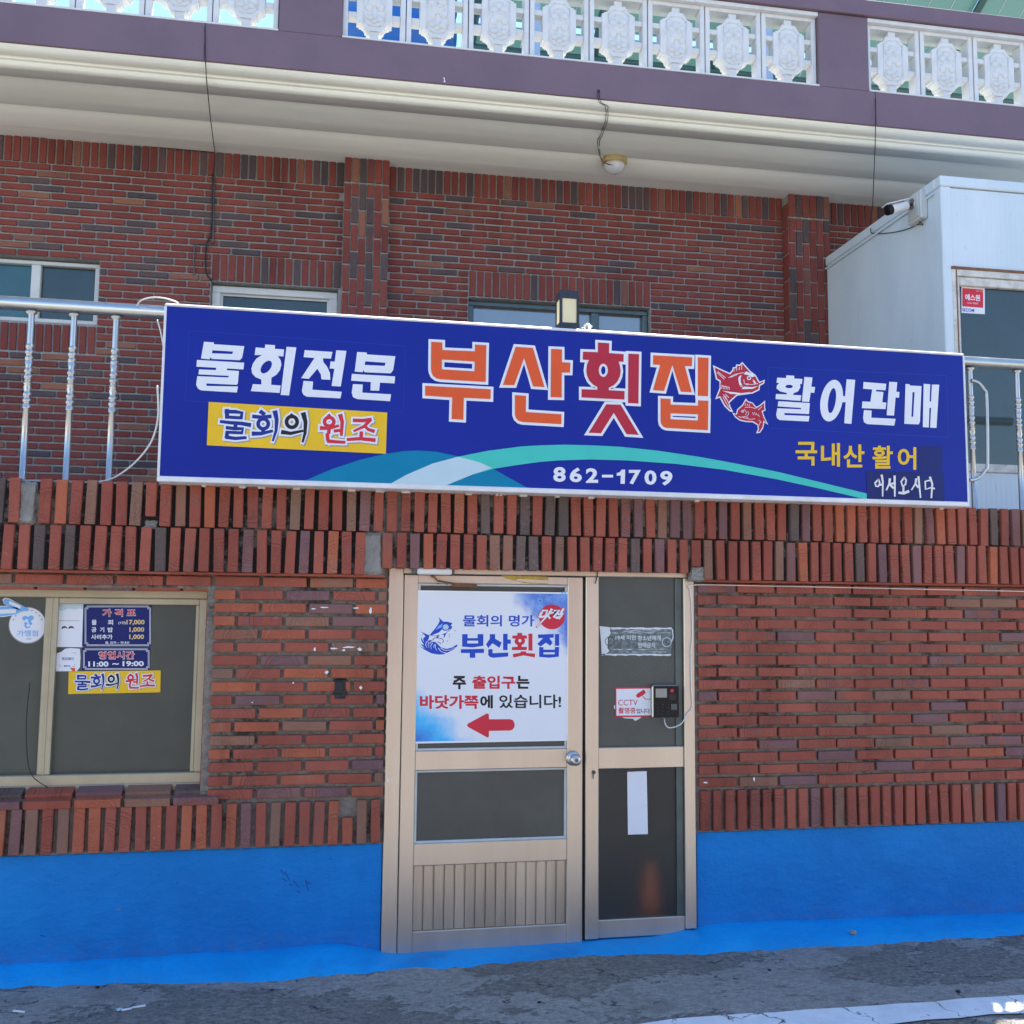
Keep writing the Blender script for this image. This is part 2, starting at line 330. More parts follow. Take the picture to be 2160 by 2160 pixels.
def torn_mat():
    m, t, b = newmat('torn_sticker_paper')
    b.inputs['Base Color'].default_value = (.62, .66, .68, 1); b.inputs['Roughness'].default_value = .6; return m
MAT['torn'] = torn_mat()

# ------------------------------------------------------------------ frames and pixel helpers
LO = Matrix.Identity(4)                                             # lower wall: brick plane y = 0
UP = Matrix.Translation((0, 2.38, 0)) @ Matrix.Rotation(math.atan(-.0215), 4, 'Z')   # set-back upper storey
def at(F, p, y):
    """where the sight line of a photo point meets the plane at depth y of frame F (frame coordinates)"""
    d = fwd*FPX + rgt*(p[0]-1080) - upv*(p[1]-1080)
    Fi = F.inverted(); o = Fi @ CAM; d = Fi.to_3x3() @ d
    t = (y-o.y)/d.y; return o+d*t
def zoomer(x0, y0, s): return lambda *p: (x0+p[0]/s, y0+p[1]/s)
Z1 = zoomer(330, 620, 1932/570); Z2 = zoomer(860, 680, 4.83); Z3 = zoomer(1200, 700, 1932/440); Z4 = zoomer(1580, 740, 4.025)
Z5 = zoomer(0, 1240, 1932/360); Z6 = zoomer(850, 1230, 1932/370); Z7 = zoomer(1220, 1280, 6.44)
C1 = zoomer(0, 0, 2.6833); C2 = zoomer(720, 0, 2.6833); C3 = zoomer(1440, 0, 2.6833); C4 = zoomer(0, 720, 2.6833); C5 = zoomer(720, 1100, 2.6833)
C6 = zoomer(1440, 900, 2.6833); C7 = zoomer(0, 1440, 2.6833); C8 = zoomer(720, 1440, 2.6833); C9 = zoomer(1440, 1440, 2.6833)
ZW = zoomer(640, 920, 3.22); ZX = zoomer(1140, 900, 3.864); ZK = zoomer(1980, 560, 3.5778); ZL = zoomer(1140, 600, 16.1); ZF = zoomer(1520, 660, 7.4333); ZP = zoomer(870, 1280, 16.1)

# ------------------------------------------------------------------ object helpers
BASE = {}
def link(o, parent=None, pos=(0, 0, 0)):
    COL.objects.link(o)
    if parent is not None:
        o.parent = parent; o.location = V(pos)-BASE.get(parent.name, V((0, 0, 0)))
    return o
def tag(o, label, cat, group=None, kind=None):
    if label: o['label'] = label
    if cat: o['category'] = cat
    if group: o['group'] = group
    if kind: o['kind'] = kind
    return o
def thing(name, label, cat, F, base, group=None):
    o = bpy.data.objects.new(name, None); COL.objects.link(o); o.empty_display_size = .1
    o.matrix_world = F @ Matrix.Translation(V(base)); BASE[o.name] = V(base)
    return tag(o, label, cat, group)
class MB:
    def __init__(s): s.v = []; s.f = []; s.mi = []; s.m = 0; s.sm = []
    def add(s, vs, fs, smooth=False):
        n = len(s.v); s.v += [tuple(x) for x in vs]; s.f += [tuple(i+n for i in f) for f in fs]
        s.mi += [s.m]*len(fs); s.sm += [smooth]*len(fs); return s
    def box(s, x0, x1, y0, y1, z0, z1, c=0.0):
        if x1 < x0: x0, x1 = x1, x0
        if y1 < y0: y0, y1 = y1, y0
        if z1 < z0: z0, z1 = z1, z0
        if c <= 0:
            vs = [(x, y, z) for x in (x0, x1) for y in (y0, y1) for z in (z0, z1)]
            return s.add(vs, [(0, 1, 3, 2), (4, 6, 7, 5), (0, 4, 5, 1), (2, 3, 7, 6), (0, 2, 6, 4), (1, 5, 7, 3)])
        c = min(c, (x1-x0)*.45, (y1-y0)*.45, (z1-z0)*.45)
        vs, fs = chamfer(x0, x1, y0, y1, z0, z1, c); return s.add(vs, fs)
    def tube(s, pts, r, n=8, caps=True):
        pts = [V(p) for p in pts]; rs = r if isinstance(r, (list, tuple)) else [r]*len(pts)
        d0 = (pts[1]-pts[0]).normalized(); a = V((0, 0, 1)) if abs(d0.z) < .9 else V((1, 0, 0))
        u = d0.cross(a).normalized(); vs = []; fs = []
        for i, p in enumerate(pts):
            d = (pts[min(i+1, len(pts)-1)]-pts[max(i-1, 0)])
            if d.length > 1e-9: d.normalize(); u = (u-d*u.dot(d)).normalized(); d0 = d
            w_ = d0.cross(u)
            vs += [p+(u*math.cos(2*math.pi*k/n)+w_*math.sin(2*math.pi*k/n))*rs[i] for k in range(n)]
        for i in range(len(pts)-1):
            fs += [(i*n+k, i*n+(k+1) % n, (i+1)*n+(k+1) % n, (i+1)*n+k) for k in range(n)]
        s.add(vs, fs, True)
        if caps:
            m_ = len(s.v)-len(vs); e = (len(pts)-1)*n
            s.f += [tuple(m_+k for k in reversed(range(n))), tuple(m_+e+k for k in range(n))]; s.mi += [s.m]*2; s.sm += [False]*2
        return s
    def lathe(s, c, prof, n=20, axis='z', cap=True):
        """prof: (radius, height) pairs about the axis through c"""
        vs = []
        for r_, h in prof:
            for k in range(n):
                a = 2*math.pi*k/n; x, y = r_*math.cos(a), r_*math.sin(a)
                vs.append((c[0]+x, c[1]+y, c[2]+h) if axis == 'z' else (c[0]+x, c[1]-h, c[2]+y))
        fs = [(i*n+k, i*n+(k+1) % n, (i+1)*n+(k+1) % n, (i+1)*n+k) for i in range(len(prof)-1) for k in range(n)]
        s.add(vs, fs, True)
        if cap:
            m_ = len(s.v)-len(vs); e = (len(prof)-1)*n
            s.f += [tuple(m_+k for k in reversed(range(n))), tuple(m_+e+k for k in range(n))]; s.mi += [s.m]*2; s.sm += [False]*2
        return s
    def prism(s, poly, y0, y1):
        """convex or star-shaped outline in x,z pushed from y0 to y1"""
        n = len(poly); vs = [(x, y0, z) for x, z in poly]+[(x, y1, z) for x, z in poly]
        fs = [tuple(range(n)), tuple(reversed(range(n, 2*n)))]+[(i, i+n, (i+1) % n+n, (i+1) % n) for i in range(n)]
        return s.add(vs, fs)
    def sweep(s, prof, x0, x1, nx=1, smooth=False):
        """profile in y,z run along x"""
        n = len(prof); vs = []; fs = []
        for i in range(nx+1):
            x = x0+(x1-x0)*i/nx; vs += [(x, y, z) for y, z in prof]
        for i in range(nx):
            fs += [(i*n+k, i*n+k+1, (i+1)*n+k+1, (i+1)*n+k) for k in range(n-1)]
        return s.add(vs, fs, smooth)
    def mesh(s, name, mats):
        me = bpy.data.meshes.new(name); me.from_pydata(s.v, [], s.f)
        for m_ in (mats if isinstance(mats, (list, tuple)) else [mats]): me.materials.append(m_)
        me.polygons.foreach_set('material_index', s.mi); me.polygons.foreach_set('use_smooth', s.sm); me.update(); return me
    def part(s, name, mats, parent, pos=(0, 0, 0)):
        return link(bpy.data.objects.new(name, s.mesh(name, mats)), parent, pos)
    def top(s, name, mats, F, label=None, cat=None, group=None, kind=None):
        xs, ys, zs = zip(*s.v); b = V(((min(xs)+max(xs))/2, (min(ys)+max(ys))/2, min(zs)))
        s.v = [(x-b.x, y-b.y, z-b.z) for x, y, z in s.v]
        o = bpy.data.objects.new(name, s.mesh(name, mats)); COL.objects.link(o); o.matrix_world = F @ Matrix.Translation(b)
        BASE[o.name] = b
        return tag(o, label, cat, group, kind)
def chamfer(x0, x1, y0, y1, z0, z1, c, jit=0, rnd=None):
    X, Y, Z = (x0, x1), (y0, y1), (z0, z1); vs = []; idx = {}
    for i in (0, 1):
        for j in (0, 1):
            for k in (0, 1):
                sx, sy, sz = (1-2*i)*c, (1-2*j)*c, (1-2*k)*c
                for a, p in enumerate(((X[i], Y[j]+sy, Z[k]+sz), (X[i]+sx, Y[j], Z[k]+sz), (X[i]+sx, Y[j]+sy, Z[k]))):
                    idx[(i, j, k, a)] = len(vs)
                    vs.append(tuple(q+(rnd.uniform(-jit, jit) if jit else 0) for q in p))
    I = idx; fs = []
    for i in (0, 1): fs.append([I[(i, 0, 0, 0)], I[(i, 0, 1, 0)], I[(i, 1, 1, 0)], I[(i, 1, 0, 0)]][::(1 if i == 0 else -1)])
    for j in (0, 1): fs.append([I[(0, j, 0, 1)], I[(1, j, 0, 1)], I[(1, j, 1, 1)], I[(0, j, 1, 1)]][::(1 if j == 0 else -1)])
    for k in (0, 1): fs.append([I[(0, 0, k, 2)], I[(0, 1, k, 2)], I[(1, 1, k, 2)], I[(1, 0, k, 2)]][::(1 if k == 0 else -1)])
    for j in (0, 1):
        for k in (0, 1): fs.append([I[(0, j, k, 1)], I[(1, j, k, 1)], I[(1, j, k, 2)], I[(0, j, k, 2)]][::(1 if j != k else -1)])
    for i in (0, 1):
        for k in (0, 1): fs.append([I[(i, 0, k, 0)], I[(i, 1, k, 0)], I[(i, 1, k, 2)], I[(i, 0, k, 2)]][::(1 if i == k else -1)])
    for i in (0, 1):
        for j in (0, 1): fs.append([I[(i, j, 0, 0)], I[(i, j, 1, 0)], I[(i, j, 1, 1)], I[(i, j, 0, 1)]][::(1 if i != j else -1)])
    for i in (0, 1):
        for j in (0, 1):
            for k in (0, 1):
                fs.append([I[(i, j, k, 0)], I[(i, j, k, 1)], I[(i, j, k, 2)]][::(1 if (i+j+k) % 2 == 0 else -1)])
    return vs, [tuple(f) for f in fs]

def curve_fill(loops, y, th):
    """filled flat shape from loops of (x,z); front face at y-th"""
    c = bpy.data.curves.new('tmp', 'CURVE'); c.dimensions = '2D'; c.fill_mode = 'BOTH'; c.extrude = th/2
    for lp in loops:
        sp = c.splines.new('POLY'); sp.points.add(len(lp)-1)
        for p, q in zip(sp.points, lp): p.co = (q[0], q[1], 0, 1)
        sp.use_cyclic_u = True
    o = bpy.data.objects.new('tmp', c); me = bpy.data.meshes.new_from_object(o)
    vs = [(v.co.x, y-th/2+(-v.co.z), v.co.y) for v in me.vertices]; fs = [tuple(p.vertices) for p in me.polygons]
    bpy.data.objects.remove(o); bpy.data.curves.remove(c); bpy.data.meshes.remove(me)
    return vs, fs
def w2(F, y, pts): return [(q.x, q.z) for q in (at(F, p, y) for p in pts)]
def shape(name, F, loops, y, th, mat, parent, world=False):
    if not world: loops = [w2(F, y, lp) for lp in loops]
    mb = MB(); mb.add(*curve_fill(loops, y, th)); return mb.part(name, mat, parent)
def grow(lp, d):
    """offset a closed outline outwards by d (mitred)"""
    A = sum(a[0]*b[1]-b[0]*a[1] for a, b in zip(lp, lp[1:]+lp[:1])); s = 1 if A > 0 else -1
    out = []; n = len(lp)
    for i in range(n):
        p0, p, p1 = V(lp[i-1]), V(lp[i]), V(lp[(i+1) % n])
        e0 = (p-p0).normalized(); e1 = (p1-p).normalized()
        n0 = V((e0.y, -e0.x))*s; n1 = V((e1.y, -e1.x))*s
        b = n0+n1
        if b.length < 1e-6: b = n0
        b.normalize(); k = d/max(.45, b.dot(n0)); q = p+b*k; out.append((q.x, q.y))
    return out
def ell(zf, cx, cy, rx, ry, tilt=0, n=28):
    r_ = []
    for k in range(n):
        a = 2*math.pi*k/n; x, y = rx*math.cos(a), ry*math.sin(a); r_.append(zf(cx+x-tilt*y, cy+y))
    return r_
def ribbon(pts, wd, taper=(1, 1)):
    """brush stroke outline along pts; wd full width"""
    P = [V(p) for p in pts]; n = len(P); l = []; r_ = []
    for i, p in enumerate(P):
        d = (P[min(i+1, n-1)]-P[max(i-1, 0)]).normalized(); k = V((-d.y, d.x))
        f = taper[0]+(taper[1]-taper[0])*i/(n-1)
        q = p-d*wd*.15 if i == 0 else (p+d*wd*.15 if i == n-1 else p)
        l.append(q+k*wd*f/2); r_.append(q-k*wd*f/2)
    return [tuple(q) for q in l+r_[::-1]]
def strokes(name, F, ss, y, th, mat, parent, dy=1e-4, xf=None, extra=0):
    """one part made of brush strokes: ss = list of (points, width, taper) in photo coordinates or ring (c, rx, ry, width)"""
    mb = MB(); i = 0
    for st in ss:
        if st[0] == 'ring':
            _, c, rx, ry, wd = st; wd += extra
            lo = [(c[0]+(rx+wd/2)*math.cos(a), c[1]+(ry+wd/2)*math.sin(a)) for a in [2*math.pi*k/24 for k in range(24)]]
            li = [(c[0]+max(.1, rx-wd/2)*math.cos(a), c[1]+max(.1, ry-wd/2)*math.sin(a)) for a in [2*math.pi*k/24 for k in range(24)]]
            loops = [lo, li]
        else:
            pts, wd = st[0], st[1]+extra; tp = st[2] if len(st) > 2 else (1, 1)
            if extra:
                P = [V(p) for p in pts]; a = (P[0]-P[1]).normalized()*extra*.35; b = (P[-1]-P[-2]).normalized()*extra*.35
                pts = [tuple(P[0]+a)]+[tuple(p) for p in P[1:-1]]+[tuple(P[-1]+b)]
            loops = [ribbon(pts, wd, tp)]
        lw = [[(xf(p) if xf else p) for p in lp] for lp in loops]
        if not xf: lw = [w2(F, y, lp) for lp in lw]
        mb.add(*curve_fill(lw, y-i*dy, th)); i += 1
    return mb.part(name, mat, parent)
def text(name, F, s, quad, y, th, mat, parent, off=.0, shear=0, quadw=None, mb=None):
    """lettering fitted into the four photo corners TL TR BR BL"""
    c = bpy.data.curves.new('tmp', 'FONT'); c.body = s; c.offset = off; c.shear = shear; c.extrude = 0; c.resolution_u = 3
    o = bpy.data.objects.new('tmp', c); me = bpy.data.meshes.new_from_object(o)
    xs = [v.co.x for v in me.vertices]; ys = [v.co.y for v in me.vertices]
    x0, x1, y0, y1 = min(xs), max(xs), min(ys), max(ys)
    q = quadw or w2(F, y, quad); TL, TR, BR_, BL = [V(p) for p in q]; vs = []
    for v in me.vertices:
        a, b = (v.co.x-x0)/(x1-x0), (v.co.y-y0)/(y1-y0)
        p = (BL*(1-a)+BR_*a)*(1-b)+(TL*(1-a)+TR*a)*b; vs.append((p.x, y-th, p.y))
    fs = [tuple(p.vertices) for p in me.polygons]
    bpy.data.objects.remove(o); bpy.data.curves.remove(c); bpy.data.meshes.remove(me)
    if mb is not None: mb.add(vs, fs); return
    m_ = MB(); m_.add(vs, fs); return m_.part(name, mat, parent)
def rect(zf, x0, y0, x1, y1): return [zf(x0, y0), zf(x1, y0), zf(x1, y1), zf(x0, y1)]
def plate(name, F, quad, y, th, mat, parent=None, **kw):
    mb = MB(); mb.prism(w2(F, y, quad), y-th, y)
    if parent is not None: return mb.part(name, mat, parent)
    return mb.top(name, mat, F, **kw)
def smooth_path(pts, n=6):
    P = [V(p) for p in pts]; out = []
    for i in range(len(P)-1):
        p0, p1, p2, p3 = P[max(i-1, 0)], P[i], P[i+1], P[min(i+2, len(P)-1)]
        for k in range(n):
            t = k/n; out.append(.5*((2*p1)+(p2-p0)*t+(2*p0-5*p1+4*p2-p3)*t*t+(3*p1-p0-3*p2+p3)*t**3))
    return out+[P[-1]]
def cable(name, F, ppts, r, mat, label, cat='cable', group=None, n=6):
    """ppts: (photo point, depth y) pairs"""
    mb = MB(); mb.tube(smooth_path([at(F, p, y) for p, y in ppts], 6), r, n); return mb.top(name, mat, F, label, cat, group)

# ------------------------------------------------------------------ ground
mb = MB(); nx, ny = 120, 60
xs = [-40, -20, -10, -6, -4]+[-3+7.5*i/70 for i in range(71)]+[6, 8, 12, 20, 40]
ys = [-60, -30, -15, -8, -4, -2.5]+[-1.6+1.7*i/22 for i in range(23)]+[3, 10, 40]
rg = random.Random(3)
def gz(x, y): return (.006*math.sin(x*2.1+y*3)+.004*math.sin(x*5.3-y*7) if -3 < x < 4.6 and -1.5 < y < .02 else 0)-.008
vs = [(x, y, gz(x, y)) for y in ys for x in xs]; n = len(xs)
mb.add(vs, [(j*n+i, j*n+i+1, (j+1)*n+i+1, (j+1)*n+i) for j in range(len(ys)-1) for i in range(n-1)], True)
o = mb.top('ground', GROUND, LO); tag(o, 'cracked grey concrete street surface', None, None, 'structure')
mb = MB(); n = 90; vs = []
for i in range(n+1):
    x = -6+12*i/n
    for y in (-.865+rg.uniform(-.008, .008), -.94, -1.035+rg.uniform(-.008, .008)): vs.append((x, y, gz(x, y)+.006))
mb.add(vs, [(i*3+k, i*3+k+1, i*3+k+4, i*3+k+3) for i in range(n) for k in (0, 1)][::1])
o = mb.top('white_road_line', WLINE, LO); tag(o, 'worn white painted line along the street edge', None, None, 'structure')

# ------------------------------------------------------------------ bricks
RB = random.Random(11); BM = {}
def brick_mesh(kind, cls, v):
    k = (kind, cls, v)
    if k not in BM:
        l, h, d = {'st': (.190, .042, .09), 'so': (.044, .189, .09), 'us': (.188, .0372, .08), 'uo': (.042, .183, .08)}[kind]
        r_ = random.Random(sum(map(ord, kind))*7+v); vs, fs = chamfer(-l/2, l/2, -d/2, d/2, -h/2, h/2, .0028, .0011, r_)
        mb = MB(); mb.add(vs, fs); BM[k] = mb.mesh('brick', BR[cls])
    return BM[k]
FAR = MB(); FAR_CLS = ['red', 'orange', 'plum', 'brown', 'dark']
class _Spare: rotation_euler = None
def put_brick(parent, kind, cls, x, y, z, sx=1., sz=1., name='brick', jit=1.):
    if cls in FAR_CLS and name != 'sill_brick' and (x < -1.62 or x > 3.78):      # beyond the picture: one joined part
        me = brick_mesh(kind, cls, RB.randrange(5)); FAR.m = FAR_CLS.index(cls)
        FAR.add([(v.co.x*sx+x, v.co.y+y, v.co.z*sz+z) for v in me.vertices], [tuple(p.vertices) for p in me.polygons]); return _Spare()
    o = bpy.data.objects.new(name, brick_mesh(kind, cls, RB.randrange(5)))
    link(o, parent, (x, y+RB.uniform(-.002, .003)*jit, z+RB.uniform(-.001, .001))); o.scale = (sx, 1, sz)
    o.rotation_euler = (RB.uniform(-.012, .012)*jit, RB.uniform(-.012, .012)*jit, RB.uniform(-.012, .012)*jit)
    return o
def pick(tbl):
    r_ = RB.random()*sum(w_ for _, w_ in tbl)
    for c, w_ in tbl:
        r_ -= w_
        if r_ <= 0: return c
    return tbl[0][0]
LMIX = [('red', 48), ('orange', 24), ('plum', 8), ('brown', 11)]
RMIX = [('red', 80), ('orange', 1), ('plum', 14), ('brown', 5)]
BMIX = [('red', 66), ('orange', 4), ('plum', 7), ('brown', 7), ('dark', 7)]
UMIX = [('ured', 80), ('udark', 15), ('utan', 4)]
UTOP = [('ured', 62), ('udark', 27), ('utan', 9)]
def courses(x0, x1, z0, n, course, pitch, phase=0):
    for k in range(n):
        x = x0-(pitch/2 if (k+phase) % 2 else 0)
        while x < x1-.012:
            a, b = max(x, x0), min(x+pitch, x1)
            if b-a > .03: yield k, (a+b)/2, b-a, z0+course*(k+.5)
            x += pitch

# ------------------------------------------------------------------ lower brick wall
Z_BLUE, Z_SO, Z_ST, CRS = .481, .672, .680, .0573
DX0, DX1 = .300, 1.762                      # door opening
WX0, WX1 = -1.78, -.487                     # window opening
WZ0, WZ1 = .735, 1.592
lw = thing('lower_brick_wall', 'red brick street wall with two upright brick bands round the entrance', 'wall', LO, (1.1, .12, -.05))
mb = MB()
for x0, x1, z0, z1 in ((-2.6, WX0, .47, 1.70), (WX0, WX1, .47, WZ0-.03), (WX0, WX1, WZ1, 1.70), (WX1, DX0, .47, 1.70), (DX1, 4.6, .47, 1.70)):
    mb.box(x0, x1, .005, .26, z0, z1)
mb.part('mortar', MORT, lw)
mb = MB(); mb.box(-2.6, DX0-.02, -.046, .26, 1.664, 2.040, .004).box(DX0-.02, DX1, -.046, .26, 1.697, 2.040, .004).box(DX1, 4.6, -.046, .26, 1.664, 2.040, .004); mb.part('band_mortar', MORTB, lw)
for k, x, l, z in courses(WX1+.025, DX0, Z_ST, 17, CRS, .2035, 0):
    put_brick(lw, 'st', pick(LMIX), x, .030, z, (l-.0145)/.19)
for k, x, l, z in courses(DX1+.008, 4.58, Z_ST, 17, CRS, .2035, 0):
    put_brick(lw, 'st', pick(RMIX), x, .030, z, (l-.0125)/.19, 1.02)
for k, x, l, z in courses(-2.6, WX1+.02, Z_ST+16*CRS, 1, CRS, .2035, 1):
    put_brick(lw, 'st', pick(LMIX), x, .030, z, (l-.0145)/.19)
for k, x, l, z in courses(-2.6, WX0-.01, Z_ST, 16, CRS, .2035, 0):
    put_brick(lw, 'st', pick(LMIX), x, .030, z, (l-.0145)/.19)
# reveal bricks at the right side of the window, seen edge on
for k in range(5):
    put_brick(lw, 'so', pick(LMIX), WX1+.006, .052, WZ0+.09+.172*k, .42, .86, 'brick')
# upright bricks: bottom row
for x0, x1 in ((-2.6, DX0-.004), (DX1+.008, 4.58)):
    n = int((x1-x0)/.0612); p = (x1-x0)/n
    for i in range(n):
        x = x0+p*(i+.5)
        if x0 < 0 and i == n-3:      # broken one with a mortar repair above it
            put_brick(lw, 'so', 'orange', x, .022, Z_BLUE+.06, 1, .6, 'soldier_brick'); continue
        put_brick(lw, 'so', pick(LMIX if x0 < 0 else RMIX), x, .022, (Z_BLUE+Z_SO)/2+.002, 1+RB.uniform(-.06, .05), .985, 'soldier_brick', 1.6)
# upright bricks: the two rows of the projecting band
n = int((4.58+2.6)/.0606); p = 7.18/n
gap1 = at(LO, C4(150, 900), -.07).x; half1 = at(LO, C4(858, 900), -.07).x; gap2 = at(LO, C5(180, 190), -.07).x; cut2 = at(LO, C6(98, 720), -.07).x
for row in (0, 1):
    for i in range(n):
        x = -2.6+p*(i+.5)+row*.016; zc = 1.662+.0955 if row == 0 else 1.857+.0955
        if row == 1 and abs(x-gap1) < p*.55: continue
        if row == 0 and abs(x-gap2) < p*.62: continue
        if row == 1 and abs(x-half1) < p*.5:
            put_brick(lw, 'so', 'red', x, -.025, zc+.02, 1, .78, 'soldier_brick'); continue
        if row == 0 and abs(x-cut2) < p*.5:
            put_brick(lw, 'so', 'red', x, -.025, zc+.03, 1, .66, 'soldier_brick'); continue
        if row == 0 and gap2 < x < cut2:
            put_brick(lw, 'so', pick(BMIX), x, -.025+RB.uniform(-.003, .003), 1.7725, .98+RB.uniform(-.07, .05), .84, 'soldier_brick', 2.); continue
        put_brick(lw, 'so', pick(BMIX), x, -.025+RB.uniform(-.003, .003), zc+RB.uniform(-.002, .002), .98+RB.uniform(-.07, .05), 1.0, 'soldier_brick', 2.)
rs_ = random.Random(31)
def splash(p, rx, ry):
    n_ = 11; pts = [(p[0]+rx*rs_.uniform(.5, 1.2)*math.cos(2*math.pi*k/n_), p[1]+ry*rs_.uniform(.5, 1.2)*math.sin(2*math.pi*k/n_)) for k in range(n_)]
    shape('paint_splash', LO, [pts], -.0165, .0012, MAT['paper_white'], lw)
for p, rx, ry in ((C4(1840, 1506), 12, 1.6), (C4(1775, 1514), 7, 1.4), (C4(1782, 1742), 3.5, 3.5), (C4(1885, 1738), 10, 1.8), (C4(1850, 1872), 5, 4), (C5(165, 506), 3.4, 7), (C5(85, 490), 9, 1.5), (C5(110, 940), 4, 4.5), (C5(40, 712), 16, 2), (C5(105, 722), 5, 4), (C5(14, 728), 4, 2.5), (C7(1660, 1), 2, 2), (C7(1428, 112), 2.5, 1.2), (C9(130, 566), 5, 2), (C9(404, 545), 2, 6)): splash(p, rx, ry)
for a, b in (((1590, 1060), (1610, 1090)), ((1612, 1070), (1640, 1120)), ((1600, 1110), (1625, 1125)), ((1660, 1120), (1690, 1160)), ((1680, 1180), (1700, 1190)), ((1730, 1115), (1745, 1180)), ((1740, 1130), (1765, 1140)), ((1640, 1140), (1660, 1150)), ((230, 1430), (250, 1436)), ((1000, 1140), (1008, 1130))):
    strokes('scuff_mark', LO, [([C7(*a), C7(*b)], 2.2, (1, .5))], .0012, 0, MAT['ink_navy'], lw)
o = FAR.part('outer_bricks', [BR[k] for k in FAR_CLS], lw); o['kind'] = 'stuff'
def lump(name, x0, x1, z0, z1, yb, yf, mat, parent, seed):
    r_ = random.Random(seed); mb = MB(); nx_, nz_ = 8, 10; vs = []
    for j in range(nz_+1):
        for i in range(nx_+1):
            e = min(i, nx_-i, j, nz_-j); yy = yb if e == 0 else yf+r_.uniform(-.004, .004)
            vs.append((x0+(x1-x0)*i/nx_+(r_.uniform(-.004, .004)), yy, z0+(z1-z0)*j/nz_+r_.uniform(-.003, .003)))
    n_ = nx_+1; mb.add(vs, [(j*n_+i, j*n_+i+1, (j+1)*n_+i+1, (j+1)*n_+i) for j in range(nz_) for i in range(nx_)]); return mb.part(name, mat, parent)
lump('mortar_patch', gap1-.036, gap1+.036, 1.85, 2.036, -.044, -.060, MAT['concrete'], lw, 1)
lump('mortar_patch', gap2-.05, gap2+.042, 1.657, 1.855, -.044, -.062, MAT['concrete'], lw, 2)
lump('mortar_patch', half1-.03, half1+.03, 1.845, 1.885, -.044, -.058, MAT['concrete'], lw, 3)
lump('mortar_patch', cut2-.045, cut2+.04, 1.655, 1.728, -.030, -.056, MAT['concrete'], lw, 4)
# under-edge of the band: thin bricks laid flat below the upright ones
n = 33; p = 6.5/n
mb = MB(); mb.box(-2.6, DX0-.02, -.052, .0, 1.652, 1.6635, .002).box(DX1+.03, 4.6, -.052, .0, 1.652, 1.6635, .002); mb.part('band_underside', BR['red'], lw)
# window sill: a tilted inner course and an outer course
for i in range(7):
    x = WX0+.09+.1985*i
    if x > WX1+.02: break
    o = put_brick(lw, 'st', ('plum', 'red', 'dark', 'red', 'plum', 'brown', 'dark')[i], x-.004, .050, .7235, .97, .8, 'sill_brick'); o.rotation_euler = (.34, 0, 0)
    o = put_brick(lw, 'st', ('brown', 'red', 'plum', 'red', 'orange', 'brown', 'plum')[i], x, .016, .694, .97, .82, 'sill_brick'); o.rotation_euler = (.16, 0, 0)
# thin bricks lining the head of the window
for i in range(7):
    x = WX0+.09+.1985*i
    if x < WX1: put_brick(lw, 'st', pick(LMIX), x, .052, WZ1-.004, .98, .35, 'brick')
# painted base
mb = MB(); mb.box(-2.6, DX0-.002, .002, .25, -.05, Z_BLUE-.003, .003); mb.box(DX1+.004, 4.6, .002, .25, -.05, Z_BLUE-.003, .003)
mb.part('painted_base', BLUE, lw)
# painted sloping skirt poured along the foot of the wall
def skirt_profile(x):
    base = at(LO, (0, 2034), 0).z
    if x < .1: top, out = .048+.014*max(0, (x+.3)/.4), -.105-.10*max(0, min(1, (x+1.2)/1.2))
    elif x < .34: t = (x-.1)/.24; top, out = .062-.05*t, -.205
    elif x < 1.55: t = (x-.34)/1.2; top, out = .004+.012*t, -.20
    elif x < 1.85: t = (x-1.55)/.3; top, out = .016+.045*t, -.195
    else: top, out = .062-.016*(x-1.85), -.188
    return top, out
mb = MB(); vs = []; n = 130; m_ = 7; r_ = random.Random(5)
for i in range(n+1):
    x = -2.6+7.2*i/n; top, out = skirt_profile(x)
    wob = .012*math.sin(x*7)+.008*math.sin(x*17+1)+.006*math.sin(x*41+2)+r_.uniform(-.010, .010); yb = .30 if DX0 < x < DX1 else .06
    for k in range(m_+1):
        t = k/m_; y = yb+(out+wob-yb)*t if k else yb
        if y > 0: z = top
        else:
            s_ = min(1, y/(out+wob)); z = top*(1-s_**1.25)+gz(x, y)*s_+.006*(1-s_)*math.sin(9*x+5*s_)*.5+(.003 if s_ > .9 else .004)
        if s_ if y <= 0 else 0: pass
        if k == m_: z = gz(x, y)-.012
        vs.append((x, y, z))
mb.add(vs, [(i*(m_+1)+k, i*(m_+1)+k+1, (i+1)*(m_+1)+k+1, (i+1)*(m_+1)+k) for i in range(n) for k in range(m_)], True)
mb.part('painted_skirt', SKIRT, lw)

# ------------------------------------------------------------------ entrance door (y: frame front -.006, leaf front 0)
ed = thing('entrance_door', 'champagne aluminium entrance door with glazed side panel', 'door', LO, (1.03, .03, 0))
def X(zf, x, y, d=0): return at(LO, zf(x, y), d).x
def Zc(zf, x, y, d=0): return at(LO, zf(x, y), d).z
LX0 = .372; LX1 = 1.212; GX0 = .437; GX1 = 1.138        # leaf and its glass
MX0, MX1 = 1.225, 1.288; SX1 = 1.672                     # mullion and side light
DZT = 1.668; DZB = -.002
zt = Zc(C5, 700, 375); zg1 = Zc(C5, 700, 1287); zr1 = Zc(C5, 700, 1405); zl1 = Zc(C5, 700, 1808); zp0 = Zc(C8, 700, 1028); zp1 = Zc(C8, 700, 1396)
mb = MB(); A = 'champagne'
mb.box(DX0+.001, LX0-.004, -.008, .09, -.01, 1.72, .003); mb.box(LX0-.004, DX1-.003, -.006, .09, DZT+.004, 1.735, .003)
mb.box(SX1+.035, DX1-.002, -.008, .09, .045, DZT+.003, .003); mb.box(DX0+.022, DX0+.030, -.0105, 0, .01, 1.70)
mb.part('outer_frame', MAT[A], ed)
